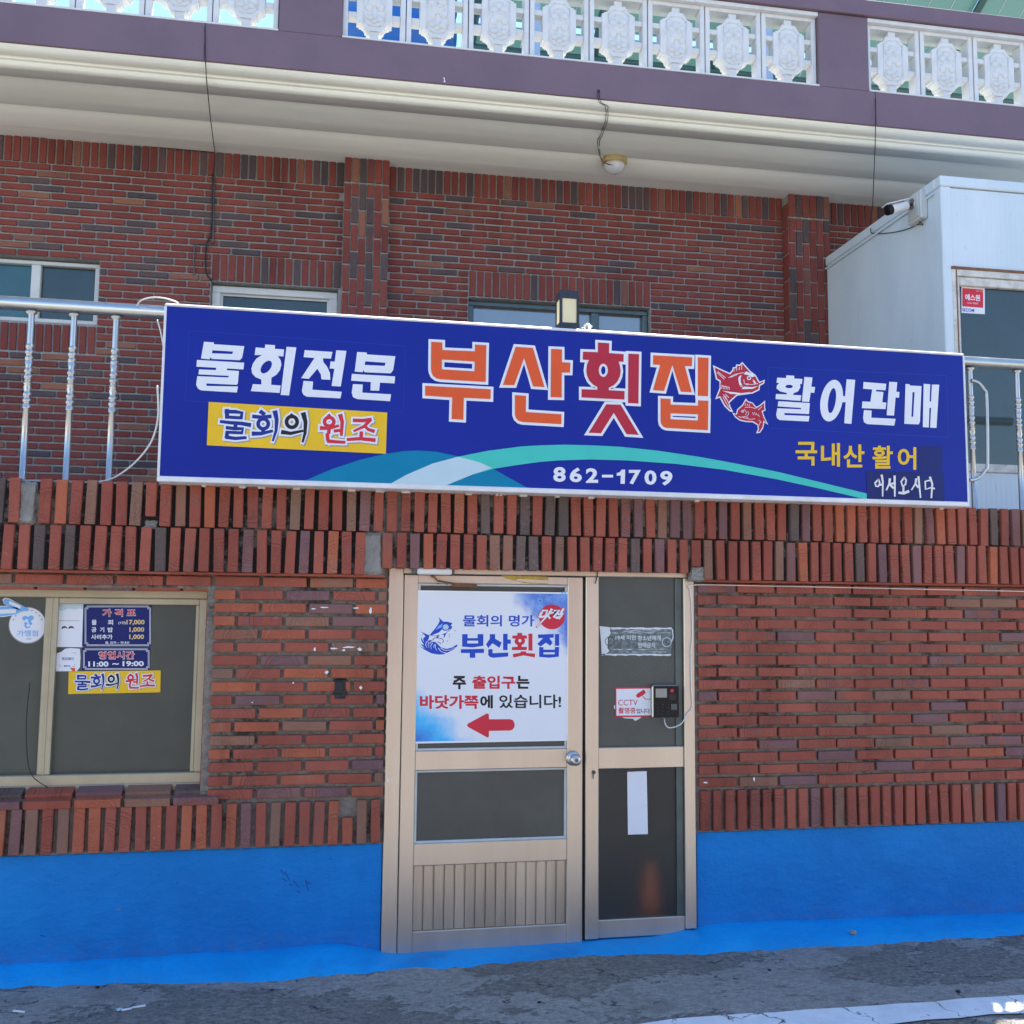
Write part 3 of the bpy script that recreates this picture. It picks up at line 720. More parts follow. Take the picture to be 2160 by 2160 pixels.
leaf = MB()
leaf.box(LX0, GX0, .0, .035, DZB, DZT, .003).box(GX1, LX1, .0, .035, DZB, DZT, .003)
leaf.box(GX0, GX1, .0, .035, zt+.018, DZT, .003).box(GX0, GX1, .001, .035, zr1, zg1-.006, .003)
leaf.box(GX0, GX1, .001, .035, zp0, zl1-.006, .003).box(GX0, GX1, .001, .035, DZB, zp1, .003)
lf = leaf.part('door_leaf', MAT[A], ed)
bd = MB()                                                # glazing beads
for z0, z1 in ((zg1-.006, zt+.018), (zl1-.006, zr1)):
    bd.box(GX0, GX0+.011, .006, .03, z0, z1, .002).box(GX1-.011, GX1, .006, .03, z0, z1, .002)
    bd.box(GX0+.011, GX1-.011, .006, .03, z0, z0+.010, .002).box(GX0+.011, GX1-.011, .006, .03, z1-.010, z1, .002)
bd.part('glazing_bead', MAT['grey_plastic'], lf)
for z0, z1, g in ((zg1, zt+.012, G_ROUGH), (zl1, zr1-.006, G_ROUGH)):
    mb = MB(); mb.box(GX0+.009, GX1-.009, .019, .024, z0+.002, z1-.002); mb.part('glass_pane', g, lf)
ns = 15
for i in range(ns):
    x0 = GX0+(GX1-GX0)*i/ns; x1 = GX0+(GX1-GX0)*(i+1)/ns
    mb = MB(); mb.box(x0+.0012, x1-.004, .012, .03, zp1, zp0, .003).box(x1-.004, x1-.0012, .016, .03, zp1, zp0)
    mb.part('panel_slat', MAT['champagne_slat'], lf)
kn = at(LO, C5(1310, 1340), 0)
mb = MB(); mb.lathe((kn.x, 0, kn.z), [(.034, 0), (.033, .006), (.026, .010), (.014, .012), (.012, .030), (.022, .038), (.027, .050), (.025, .062), (.016, .068), (.008, .069)], 28, 'y')
k_ = mb.part('door_knob', MAT['steel'], lf)
mb = MB(); mb.lathe((kn.x, -.069, kn.z), [(.008, 0), (.008, .003), (.004, .0035)], 14, 'y'); mb.part('keyhole', MAT['dark_alu'], k_)
# side light
sd = MB(); sd.box(MX0, MX1, -.004, .06, .02, DZT+.003, .003)
zs1 = Zc(C5, 1650, 1278); zs2 = Zc(C5, 1650, 1398); zs3 = Zc(C8, 1650, 1338); zs0 = Zc(C5, 1650, 318)
sd.box(MX1, SX1+.035, .004, .05, zs2, zs1, .003).box(MX1, SX1+.035, .004, .05, .02, zs3, .003).box(MX1, SX1+.035, .004, .05, zs0+.004, DZT+.003, .003)
sp = sd.part('side_light', MAT[A], ed)
mb = MB(); mb.box(SX1, SX1+.0335, .012, .05, zs3, zs2, .002).box(SX1, SX1+.0335, .012, .05, zs1, zs0, .002); mb.part('inner_stile', MAT['dark_alu'], sp)
mb = MB(); mb.box(MX1, SX1, .022, .027, zs1, zs0+.004); mb.part('glass_pane', G_GRID, sp)
mb = MB(); mb.box(MX1, SX1, .022, .027, zs3, zs2); mb.part('glass_pane', G_CLEAR, sp)
mb = MB(); mb.box(LX1+.001, MX0-.001, .02, .06, .0, DZT); mb.part('door_gasket', MAT['rubber'], ed)
p = at(LO, C8(1428, 507), -.004)
mb = MB(); mb.lathe((p.x, -.004, p.z), [(.009, 0), (.009, .005), (.006, .008)], 14, 'y'); kl = mb.part('key_lock', MAT['dark_alu'], ed)
mb = MB(); mb.box(p.x-.002, p.x+.001, -.016, -.010, p.z-.005, p.z+.006).box(p.x-.006, p.x-.002, -.014, -.0125, p.z-.028, p.z-.004); mb.part('key', MAT['dark_alu'], kl)
# door closer body on the head and its broken rusty arm on the leaf
a = at(LO, C5(428, 262), -.03); b = at(LO, C5(625, 302), -.03)
mb = MB(); mb.box(a.x, b.x, -.05, -.004, b.z, a.z, .006); cl = mb.part('door_closer', MAT['white_plastic'], ed)
mb = MB(); mb.box(a.x-.022, a.x, -.046, -.004, b.z+.001, a.z+.004, .003).box(b.x, b.x+.010, -.046, -.004, b.z, a.z+.002, .003); mb.part('end_cap', MAT['dark_alu'], cl)
mb = MB(); mb.tube([at(LO, C5(508, 308), -.012), at(LO, C5(528, 314), -.02), at(LO, C5(545, 335), -.02), at(LO, C5(640, 352), -.02), at(LO, C5(762, 362), -.02)], .0045, 6)
q = at(LO, C5(625, 352), -.014); q2 = at(LO, C5(768, 372), -.014); mb.box(q.x, q2.x, -.018, -.001, q2.z, q.z-.002, .002); mb.part('closer_arm', MAT['rust'], lf)
for i, (x, y) in enumerate(((548, 352), (597, 355))):
    q = at(LO, C5(x, y), 0); mb = MB(); mb.lathe((q.x, 0, q.z), [(.003, 0), (.003, .0015)], 8, 'y'); mb.part('screw_hole', MAT['rubber'], lf)
shape('tape_scrap', LO, [[C5(905, 305), C5(1172, 312), C5(1170, 332), C5(1000, 325), C5(985, 335), C5(1060, 345), C5(1172, 350), C5(1168, 356), C5(1040, 350), C5(930, 322)]], -.0005, .0006, MAT['tape_yellow'], lf)
for (x, y) in ((272, 1465),):
    shape('paint_chip', LO, [[C5(x-14, y-8), C5(x+4, y-18), C5(x+16, y-4), C5(x+6, y+14), C5(x-12, y+10)]], -.008, .0006, MAT['paper_white'], ed)
# dark space behind the glass and a cone standing in it
mb = MB()
mb.box(DX0, DX1, .80, .82, -.02, 1.75).box(DX0-.02, DX0, .265, .80, -.02, 1.75).box(DX1, DX1+.02, .265, .80, -.02, 1.75).box(DX0, DX1, .265, .80, 1.752, 1.77).box(DX0-.02, DX1+.02, .30, .82, -.04, .006)
o = mb.top('entrance_room', MAT['room_dark'], LO); tag(o, 'dim entrance room behind the glazed side panel', None, None, 'structure')
cx = (at(LO, C8(1752, 1200), .2)).x
mb = MB(); mb.box(cx-.09, cx+.09, .11, .29, .010, .028, .004).lathe((cx, .2, .028), [(.075, 0), (.050, .12), (.033, .22), (.022, .27), (.010, .275)], 20)
mb.top('orange_cone', MAT['cone_orange'], LO, 'blurred orange cone standing behind the lower glass of the side panel', 'cone')

# ------------------------------------------------------------------ things stuck on the door
def door_sticker(name, quad, y, mat, label, cat, th=.001, F=LO):
    return plate(name, F, quad, y, th, mat, label=label, cat=cat)
PQ = [Z6(104, 78), Z6(1835, 103), Z6(1838, 1735), Z6(66, 1768)]
PY = .0045
po = door_sticker('door_poster', PQ, PY, POSTER, 'large white poster with blue washes and red arrow on the door', 'poster', .0015)
y = PY-.0019
def pt(s, x0, y0, x1, y1, mat, off, nm='lettering'): text(nm, LO, s, rect(Z6, x0, y0, x1, y1), y, 0, MAT[mat], po, off)
pt('물회의', 660, 352, 1090, 478, 'ink_royal', .022); pt('명가', 1166, 352, 1446, 478, 'ink_royal', .022)
HD = [('ink_royal', [(652, 562), (712, 562), (712, 606), (822, 606), (822, 562), (885, 562), (885, 690), (770, 708), (652, 700)], [(708, 634), (828, 634), (828, 664), (708, 664)]), ('ink_royal', [(638, 728), (892, 724), (892, 768), (796, 770), (796, 822), (736, 822), (736, 770), (638, 770)]),
  ('ink_royal', [(957, 562), (1015, 562), (1015, 612), (1088, 655), (1062, 712), (985, 662), (940, 715), (915, 675), (957, 612)]), ('ink_royal', [(1103, 558), (1152, 558), (1152, 620), (1187, 622), (1187, 668), (1152, 668), (1152, 738), (1103, 738)]), ('ink_royal', [(940, 728), (987, 728), (987, 772), (1160, 765), (1158, 808), (1000, 822), (960, 815), (940, 795)]),
  ('ink_red', [(1260, 548), (1312, 548), (1312, 575), (1366, 577), (1364, 612), (1338, 612), (1346, 640), (1332, 668), (1308, 682), (1308, 702), (1364, 702), (1364, 738), (1200, 738), (1200, 705), (1262, 702), (1262, 682), (1238, 668), (1228, 640), (1240, 612), (1205, 610), (1205, 578), (1260, 575)], [(1288+17*math.cos(a), 634+19*math.sin(a)) for a in [2*math.pi*k/14 for k in range(14)]]),
  ('ink_red', [(1382, 556), (1426, 556), (1426, 745), (1382, 742)]), ('ink_red', [(1298, 752), (1352, 752), (1362, 770), (1456, 776), (1452, 818), (1330, 796), (1215, 820), (1210, 780), (1292, 768)]),
  ('ink_royal', [(1488, 566), (1660, 560), (1660, 600), (1612, 605), (1648, 655), (1622, 690), (1575, 655), (1515, 698), (1478, 670), (1545, 606), (1488, 606)]), ('ink_royal', [(1674, 562), (1720, 560), (1720, 690), (1674, 690)]), ('ink_royal', [(1500, 704), (1547, 706), (1547, 733), (1672, 733), (1672, 704), (1720, 704), (1716, 810), (1610, 822), (1500, 812)], [(1547, 762), (1672, 762), (1670, 784), (1547, 784)])]
for c, *lps in HD: shape('letter', LO, [[Z6(*p) for p in lp] for lp in lps], y+.0002, .0004, MAT[c], po)
pt('주', 548, 1022, 694, 1170, 'ink_black', .04); pt('출입구', 764, 1020, 1238, 1166, 'ink_red', .035); pt('는', 1250, 1020, 1394, 1164, 'ink_black', .04)
pt('바닷가쪽', 186, 1234, 832, 1386, 'ink_red', .035); pt('에', 850, 1234, 990, 1380, 'ink_black', .035); pt('있습니다!', 1060, 1228, 1742, 1378, 'ink_black', .021)
arrow = [(706, 1566), (716, 1548), (925, 1434), (945, 1440), (948, 1500), (1180, 1498), (1210, 1508), (1230, 1550), (1228, 1585), (1205, 1615), (1175, 1624), (948, 1628), (945, 1695), (928, 1700), (716, 1584)]
shape('arrow', LO, [[Z6(*p) for p in arrow]], y+.0006, .0006, MAT['ink_red'], po)
shape('red_disc', LO, [ell(Z6, 1640, 372, 142, 137)], y+.0006, .0004, MAT['ink_red'], po)
SS = [([(1530, 320), (1500, 375)], 26), ([(1535, 305), (1590, 300), (1570, 370)], 24), ([(1510, 375), (1570, 365)], 22), ([(1640, 285), (1600, 350), (1475, 480)], 26, (1, .5)), ([(1610, 330), (1660, 325)], 20), ([(1590, 350), (1620, 390)], 20),
      ([(1665, 305), (1725, 295), (1660, 375)], 24), ([(1700, 330), (1725, 350)], 20), ([(1768, 280), (1735, 340), (1745, 350)], 24), ([(1680, 380), (1740, 370), (1760, 330)], 20), ([(1690, 385), (1730, 388)], 18)]
strokes('brush_lettering_edge', LO, [([Z6(*q) for q in s_[0]], s_[1]/5.22, *(s_[2:] or ())) for s_ in SS], y-.0006, 0, MAT['ink_red'], po, 5e-5, None, 16/5.22)
strokes('brush_lettering', LO, [([Z6(*q) for q in s_[0]], s_[1]/5.22, *(s_[2:] or ())) for s_ in SS], y-.0018, 0, MAT['paper_white'], po, 5e-5)
for cx_, cy_, r_ in ((1510, 195, 30), (1510, 270, 32), (1620, 160, 16), (265, 1530, 12), (315, 1626, 14), (342, 1662, 13), (308, 1725, 8), (1770, 125, 30), (400, 1490, 10)):
    shape('bubble', LO, [ell(Z6, cx_, cy_, r_, r_, 0, 16), ell(Z6, cx_, cy_, r_*.6, r_*.6, 0, 16)], y+.0006, .0003, MAT['ink_sky'], po)
# leaping fish over a wave
FB = lambda pts: [ZP(*p) for p in pts]
shape('fish_print', LO, [FB([(590, 950), (760, 750), (880, 580), (925, 470), (890, 350), (1040, 500), (1200, 510), (1355, 550), (1330, 600), (1290, 660), (1355, 650), (1330, 740), (1160, 890), (1100, 1010), (1050, 1070), (1075, 960), (1000, 930), (900, 980), (880, 1040), (810, 1055), (830, 1000), (640, 985)])], y+.0006, .0004, MAT['ink_royal'], po)
shape('fish_belly', LO, [FB([(660, 965), (900, 870), (1010, 760), (1060, 810), (1160, 815), (1290, 740), (1150, 880), (950, 950), (760, 985)])], y+.0001, .0004, MAT['paper_white'], po)
shape('fish_flank', LO, [FB([(780, 790), (900, 640), (1040, 560), (1000, 640), (990, 700), (880, 740)])], y+.0001, .0004, MAT['ink_sky'], po)
shape('fish_cheek', LO, [ell(ZP, 1130, 690, 100, 95)], y+.0001, .0004, MAT['teal_pale'], po)
shape('wave_print', LO, [FB([(280, 840), (420, 900), (540, 955), (590, 950), (550, 1080), (480, 1230), (560, 1130), (640, 1140), (560, 1300), (640, 1200), (760, 1180), (850, 1260), (960, 1370), (1150, 1430), (1350, 1380), (1500, 1280), (1540, 1320), (1380, 1460), (1180, 1560), (1040, 1540), (1120, 1605), (900, 1625), (640, 1580), (400, 1450), (210, 1310), (420, 1420), (270, 1250), (400, 1300), (300, 1150), (290, 1010), (350, 1140), (390, 1200), (360, 1080), (440, 1000), (380, 930)])], y+.0006, .0004, MAT['ink_royal'], po)
for ln in ([(470, 1180), (450, 1300), (490, 1380)], [(560, 1190), (530, 1290), (560, 1390)], [(680, 1230), (620, 1330), (640, 1440)], [(740, 1290), (720, 1390)], [(770, 1270), (780, 1400), (830, 1480)], [(880, 1400), (960, 1510), (1100, 1570)], [(960, 1400), (1100, 1480), (1280, 1470), (1450, 1370)]):
    strokes('foam_line', LO, [([ZP(*q) for q in ln], 1.6, (1, .4))], y-.0004, 0, MAT['paper_white'], po)
strokes('foam_curl', LO, [([ZP(*q) for q in ((620, 1180), (760, 1050), (880, 1060), (1000, 1080), (1060, 1160), (1020, 1220))], 1.3), ([ZP(*q) for q in ((860, 1190), (930, 1220), (960, 1260))], 1.4)], y-.0004, 0, MAT['ink_navy'], po)
for q in ((165, 1005), (140, 1195), (340, 950), (1250, 1015), (1255, 940), (1440, 805), (1190, 1160)): shape('spray_dot', LO, [ell(ZP, q[0], q[1], 20, 20, 0, 10)], y+.0006, .0003, MAT['ink_grey'], po)
# torn age-limit strip
ty = .0215
tn = thing('torn_sticker', 'torn grey and white age-limit sticker on the checkered glass', 'sticker', LO, at(LO, Z7(790, 670), ty))
shape('left_remnant', LO, [[Z7(288, 262), Z7(340, 268), Z7(450, 280), Z7(425, 320), Z7(440, 360), Z7(400, 420), Z7(395, 560), Z7(420, 600), Z7(380, 640), Z7(318, 668), Z7(308, 480)]], ty, .0006, MAT['torn'], tn)
r_ = random.Random(4)
def ragged(x0, x1, y0, y1, n=26): return [Z7(x0+(x1-x0)*i/n, y0+r_.uniform(-4, 5)) for i in range(n+1)]+[Z7(x1-(x1-x0)*i/n, y1+r_.uniform(-7, 7)) for i in range(n+1)]
shape('top_edge', LO, [ragged(430, 1270, 282, 306)], ty, .0006, MAT['torn'], tn)
shape('bottom_edge', LO, [ragged(318, 1258, 640, 662)], ty, .0006, MAT['torn'], tn)
shape('right_edge', LO, [[Z7(1262, 290), Z7(1285, 310), Z7(1294, 415), Z7(1275, 470), Z7(1262, 470), Z7(1280, 400), Z7(1270, 330)]], ty, .0006, MAT['torn'], tn)
shape('grey_film', LO, [[Z7(420, 306), Z7(1260, 302), Z7(1276, 470), Z7(1250, 640), Z7(400, 644)]], ty+.0003, .0003, MAT['ink_grey'] if False else M('faded_film', (.14, .17, .175), .5, bp=.2, var=.5, vs=60), tn)
text('lettering', LO, '19세 미만', rect(Z7, 505, 385, 785, 450), ty-.0006, 0, MAT['torn'], tn, .02)
text('lettering', LO, '청소년에게', rect(Z7, 805, 390, 1120, 458), ty-.0006, 0, MAT['torn'], tn, .02)
text('lettering', LO, '판매금지', rect(Z7, 810, 485, 1040, 555), ty-.0006, 0, MAT['torn'], tn, .02)
for yy in (325, 350, 575, 610): shape('scrape', LO, [ragged(440+r_.randrange(200), 1180+r_.randrange(80), yy, yy+5, 16)], ty-.0003, .0002, MAT['torn'], tn)
strokes('seal_ring', LO, [('ring', Z7(425, 470), 9.5, 9.5, 1.3)], ty-.0008, 0, MAT['ink_black'], tn)
strokes('seal_ring', LO, [('ring', Z7(1200, 480), 9.5, 9.5, 1.3)], ty-.0008, 0, MAT['torn'], tn)
# CCTV notice
cy = .0205
cn = door_sticker('cctv_notice', [Z7(498, 1095), Z7(988, 1088), Z7(1008, 1490), Z7(500, 1500)], cy, MAT['ink_red'], 'white camera notice with red border beside the keypad', 'notice', .0012)
plate('white_field', LO, [Z7(516, 1116), Z7(985, 1110), Z7(990, 1472), Z7(518, 1478)], cy-.0012, .0003, MAT['paper_white'], cn)
text('lettering', LO, 'CCTV', rect(Z7, 540, 1262, 806, 1340), cy-.0022, 0, MAT['ink_red'], cn, .0)
text('lettering', LO, '촬영중', rect(Z7, 545, 1368, 778, 1450), cy-.0022, 0, MAT['ink_red'], cn, .02)
text('lettering', LO, '입니다', rect(Z7, 790, 1382, 970, 1448), cy-.0022, 0, MAT['ink_black'], cn, .01)
shape('camera_pictogram', LO, [[Z7(780, 1212), Z7(800, 1180), Z7(890, 1122), Z7(915, 1165), Z7(900, 1185), Z7(812, 1240)]], cy-.0018, .0003, MAT['ink_red'], cn)
strokes('camera_arm', LO, [([Z7(868, 1205), Z7(905, 1252), Z7(985, 1255)], 1.6)], cy-.0020, 0, MAT['ink_red'], cn)
for q in ([Z7(590, 1499), Z7(860, 1496), Z7(815, 1530), Z7(770, 1550), Z7(740, 1520), Z7(630, 1515)], [Z7(499, 1330), Z7(484, 1345), Z7(484, 1385), Z7(499, 1390)]): shape('torn_paper', LO, [q], cy, .0005, MAT['torn'], cn)
# keypad
a = at(LO, Z7(1005, 1065), -.012); b = at(LO, Z7(1375, 1512), -.012)
kp = thing('access_keypad', 'black fingerprint keypad with silver rim on the side panel', 'keypad', LO, ((a.x+b.x)/2, -.0, b.z))
mb = MB(); mb.box(a.x, b.x, -.012, .0225, b.z, a.z, .006); mb.part('housing', MAT['steel'], kp)
mb = MB(); mb.box(a.x+.004, b.x-.004, -.0155, -.0122, b.z+.004, a.z-.004, .003); fp = mb.part('front_panel', MAT['black_plastic'], kp)
q0 = at(LO, Z7(1050, 1112), -.016); q1 = at(LO, Z7(1203, 1232), -.016); mb = MB(); mb.box(q0.x, q1.x, -.0165, -.0150, q1.z, q0.z); mb.part('screen', MAT['screen_grey'], fp)
q0 = at(LO, Z7(1250, 1118), -.016); q1 = at(LO, Z7(1295, 1162), -.016); mb = MB(); mb.box(q0.x, q1.x, -.0165, -.0150, q1.z, q0.z); mb.part('red_mark', MAT['ink_red'], fp)
q0 = at(LO, Z7(1230, 1180), -.016); q1 = at(LO, Z7(1325, 1270), -.016); mb = MB(); mb.box(q0.x, q1.x, -.0172, -.0150, q1.z, q0.z, .001); mb.part('reader', MAT['rubber'], fp)
for i in range(3):
    for j in range(4):
        q0 = at(LO, Z7(1078+72*i, 1325+45*j), -.016); mb = MB(); mb.box(q0.x-.0035, q0.x+.0035, -.0172, -.0150, q0.z-.0022, q0.z+.0022, .0006); mb.part('key', MAT['charcoal_metal'], fp)
q0 = at(LO, Z7(1260, 1320), -.016); q1 = at(LO, Z7(1340, 1400), -.016); mb = MB(); mb.box(q0.x, q1.x, -.0168, -.0150, q1.z, q0.z, .001); mb.part('card_reader', MAT['dark_alu'], fp)
cable('keypad_cable', LO, [(Z7(1168, 1512), .012), (Z7(1180, 1590), -.012), (Z7(1230, 1642), -.016), (Z7(1330, 1625), -.016), (Z7(1415, 1570), -.014), (Z7(1480, 1450), -.013), (Z7(1545, 1350), -.013), (Z7(1535, 1100), -.013), (Z7(1528, 620), -.013), (Z7(1548, 380), -.013), (C6(50, 1000), -.013), (C6(42, 925), -.014), (C6(60, 896), -.016), (C6(400, 900), -.016), (C6(1000, 912), -.016), (C6(1932, 932), -.016), (C6(2100, 936), -.016)], .0026, MAT['white_plastic'], 'thin white cable from the keypad up the door frame and along the wall')
door_sticker('paper_strip', [C8(1618, 505), C8(1728, 500), C8(1735, 857), C8(1622, 860)], .0215, MAT['paper_white'], 'blank pale paper strip on the lower side glass', 'paper', .0008)
p = at(LO, C5(1445, 300), -.012)
cable('short_wire', LO, [(C5(1460, 85), -.062), (C5(1455, 200), -.066), (C5(1448, 262), -.03), (C5(1450, 300), -.012), (C5(1438, 352), -.014)], .0022, MAT['rubber'], 'short dark wire end hanging over the door mullion')
q = at(LO, Z5(0, 0), 0)
a = at(LO, (703, 1432), -.02); b = at(LO, (732, 1478), -.02)
mb = MB(); mb.box(a.x, b.x, -.014, .004, b.z, a.z, .010).box(a.x+.008, b.x-.020, -.020, -.012, b.z+.03, a.z-.012, .003).box(b.x-.024, b.x-.006, -.018, -.012, b.z+.012, b.z+.05, .003)
mb.top('bell_button', MAT['rubber'], LO, 'small black doorbell unit on the brick left of the door', 'doorbell')

# ------------------------------------------------------------------ ground-floor window
wn = thing('street_window', 'bronze sliding window with dark screens and stickers', 'window', LO, ((WX0+WX1)/2, .12, WZ0))
wy = .075
wz0 = .738; wz1 = 1.578
mb = MB(); mb.box(WX0, WX1-.006, wy, wy+.10, wz0-.02, wz0+.055, .004).box(WX0, WX1-.006, wy, wy+.10, wz1-.03, wz1+.008, .004).box(WX1-.040, WX1-.006, wy, wy+.10, wz0+.055, wz1-.03, .004).box(WX0, WX0+.03, wy, wy+.10, wz0+.055, wz1-.03, .004)
mb.box(WX0, WX1-.006, wy-.010, wy, wz0-.02, wz0+.012, .003)
mb.part('window_frame', MAT['bronze'], wn)
xd = at(LO, (103, 1400), wy+.01).x
mb = MB(); mb.box(xd-.026, xd+.026, wy+.006, wy+.05, wz0+.055, wz1-.03, .003).box(xd-.004, xd+.004, wy+.002, wy+.01, wz0+.055, wz1-.03, .001); mb.part('meeting_stile', MAT['bronze'], wn)
mb = MB(); mb.box(xd+.026, WX1-.040, wy+.012, wy+.05, wz1-.058, wz1-.03, .003).box(WX1-.056, WX1-.040, wy+.012, wy+.05, wz0+.055, wz1-.058, .003); mb.part('sash', MAT['bronze'], wn)
mb = MB(); mb.box(xd+.024, WX1-.054, wy+.030, wy+.034, wz0+.05, wz1-.055); mb.part('glass_pane', G_MESH, wn)
mb = MB(); mb.box(WX0+.028, xd-.024, wy+.030, wy+.034, wz0+.05, wz1-.028); mb.part('glass_pane', G_MESH, wn)
mb = MB(); mb.box(WX0, WX1, .20, .22, WZ0, WZ1); mb.part('dark_backing', MAT['room_dark'], wn)
gy = wy+.0295
def wst(name, quad, mat, label, cat='sticker', th=.0008): return plate(name, LO, quad, gy, th, MAT[mat] if isinstance(mat, str) else mat, label=label, cat=cat)
# round member-shop sticker
rs = thing('round_sticker', 'round white shop sticker with blue flower on the left pane', 'sticker', LO, at(LO, Z5(310, 630), gy))
shape('film_rim', LO, [ell(Z5, 312, 425, 215, 208, 0, 40)], gy, .0006, MAT['ink_grey'], rs)
shape('white_disc', LO, [ell(Z5, 312, 422, 206, 198, 0, 40)], gy-.0006, .0004, MAT['paper_white'], rs)
for k in range(5):
    a_ = 2*math.pi*k/5+.3; shape('petal', LO, [ell(Z5, 318+28*math.cos(a_), 395+28*math.sin(a_), 20, 18, 0, 12)], gy-.0011-k*6e-5, .0002, MAT['paper_white' if k % 2 else 'ink_sky'], rs)
for cx_, cy_ in ((285, 345), (350, 340), (310, 430)): shape('petal', LO, [ell(Z5, cx_, cy_, 34, 28, 0, 14)], gy-.0010, .0001, MAT['ink_sky'], rs)
text('lettering', LO, '가맹점', rect(Z5, 190, 480, 430, 548), gy-.0016, 0, MAT['ink_sky'], rs, .015)
text('lettering', LO, '남해군', rect(Z5, 300, 570, 355, 588), gy-.0016, 0, MAT['ink_grey'], rs, .01)
r_ = random.Random(2)
for k in range(9):
    a_ = math.pi*(1.12+.76*k/8); cx_, cy_ = 312+172*math.cos(a_), 422+172*math.sin(a_)
    strokes('rim_text', LO, [([Z5(cx_-9*math.sin(a_), cy_+9*math.cos(a_)), Z5(cx_+9*math.sin(a_), cy_-9*math.cos(a_))], 2.0)], gy-.0016, 0, MAT['ink_grey'], rs)
for lbl, pts, tq in (('upper blue leaf-shaped tag above the round shop sticker', [(35, 140), (60, 122), (110, 130), (330, 240), (320, 262), (250, 262), (90, 208), (50, 180)], [(110, 148), (240, 205), (230, 235), (98, 180)]),
                  ('lower blue leaf-shaped tag cut off at the photo edge by the round shop sticker', [(-60, 215), (60, 210), (190, 222), (245, 265), (180, 300), (40, 322), (-60, 318)], [(-40, 245), (180, 240), (178, 285), (-40, 295)])):
    t_ = thing('leaf_tag', lbl, 'sticker', LO, at(LO, Z5(*pts[4]), gy-.001)); n_ = len(pts)
    c_ = (sum(p_[0] for p_ in pts)/n_, sum(p_[1] for p_ in pts)/n_)
    shape('white_edge', LO, [[Z5(c_[0]+(p_[0]-c_[0])*1.06, c_[1]+(p_[1]-c_[1])*1.14) for p_ in pts]], gy-.0022, .0003, MAT['paper_white'], t_)
    shape('blue_face', LO, [[Z5(*p_) for p_ in pts]], gy-.0026, .0003, MAT['ink_sky'], t_)
    shape('text_strip', LO, [[Z5(*p_) for p_ in tq]], gy-.0030, .0002, MAT['paper_white'], t_)
ws = wst('pay_sticker', [Z5(612, 180), Z5(952, 182), Z5(935, 672), Z5(588, 668)], 'paper_white', 'tall white sticker with pale blue top and two dark brows')
shape('blue_wash', LO, [[Z5(618, 190), Z5(945, 190), Z5(942, 245), Z5(900, 230), Z5(850, 250), Z5(780, 232), Z5(700, 262), Z5(650, 240), Z5(616, 255)]], gy-.0008, .0002, MAT['teal_pale'], ws)
for cx_ in (728, 806): shape('dark_brow', LO, [[Z5(cx_-32, 470), Z5(cx_-26, 440), Z5(cx_, 432), Z5(cx_+26, 440), Z5(cx_+34, 462), Z5(cx_+10, 452), Z5(cx_-12, 456)]], gy-.0008, .0002, MAT['ink_black'], ws)
strokes('fine_print', LO, [([Z5(640, 372), Z5(900, 374)], 1.1)], gy-.0009, 0, MAT['ink_grey'], ws)
zs = thing('code_sticker', 'small white payment sticker with torn top corner and orange fold', 'sticker', LO, at(LO, Z5(760, 950), gy))
shape('white_sheet', LO, [[Z5(622, 750), Z5(660, 735), Z5(700, 720), Z5(735, 690), Z5(800, 680), Z5(905, 690), Z5(912, 780), Z5(905, 900), Z5(870, 942), Z5(640, 945), Z5(618, 920)]], gy, .0008, MAT['paper_white'], zs)
shape('orange_fold', LO, [[Z5(790, 905), Z5(852, 905), Z5(852, 945), Z5(822, 945)]], gy-.0008, .0002, MAT['ink_orange'], zs)
text('lettering', LO, '제로페이', rect(Z5, 698, 785, 832, 822), gy-.0012, 0, MAT['ink_navy'], zs, .01)
text('lettering', LO, 'zero', rect(Z5, 722, 876, 795, 894), gy-.0012, 0, MAT['ink_navy'], zs, .02)
strokes('corner_marks', LO, [([Z5(822, 735), Z5(852, 735), Z5(852, 758)], 1.0), ([Z5(676, 862), Z5(676, 890), Z5(700, 892)], 1.0), ([Z5(815, 890), Z5(845, 890), Z5(846, 862)], 1.0)], gy-.0010, 0, MAT['ink_grey'], zs)
def frame_lines(par, q, y_, wd, notch):
    (x0, y0, x1, y1) = q
    for i, d in enumerate((0, 11)):
        a0, b0, a1, b1 = x0+d, y0+d, x1-d, y1-d; nn = notch
        pts = [(a0+nn, b0), (a1-nn, b0), (a1-nn, b0+nn), (a1, b0+nn), (a1, b1-nn), (a1-nn, b1-nn), (a1-nn, b1), (a0+nn, b1), (a0+nn, b1-nn), (a0, b1-nn), (a0, b0+nn), (a0+nn, b0+nn), (a0+nn, b0)]
        for k in range(len(pts)-1): strokes('border_line', LO, [([Z5(*pts[k]), Z5(*pts[k+1])], wd)], y_-i*2e-4-k*1e-5, 0, MAT['paper_white'], par)
pb = wst('price_board', [Z5(945, 182), Z5(1722, 190), Z5(1702, 668), Z5(930, 664)], 'sign_navy', 'navy price list plate with white double border', 'price list', .002)
y = gy-.0024
frame_lines(pb, (962, 205, 1705, 655), y, .9, 22)
text('heading_edge', LO, '가 격 표', rect(Z5, 1156, 238, 1538, 328), y-.0004, 0, MAT['paper_white'], pb, .05); text('heading', LO, '가 격 표', rect(Z5, 1161, 243, 1533, 323), y-.0008, 0, MAT['ink_red'], pb, .02)
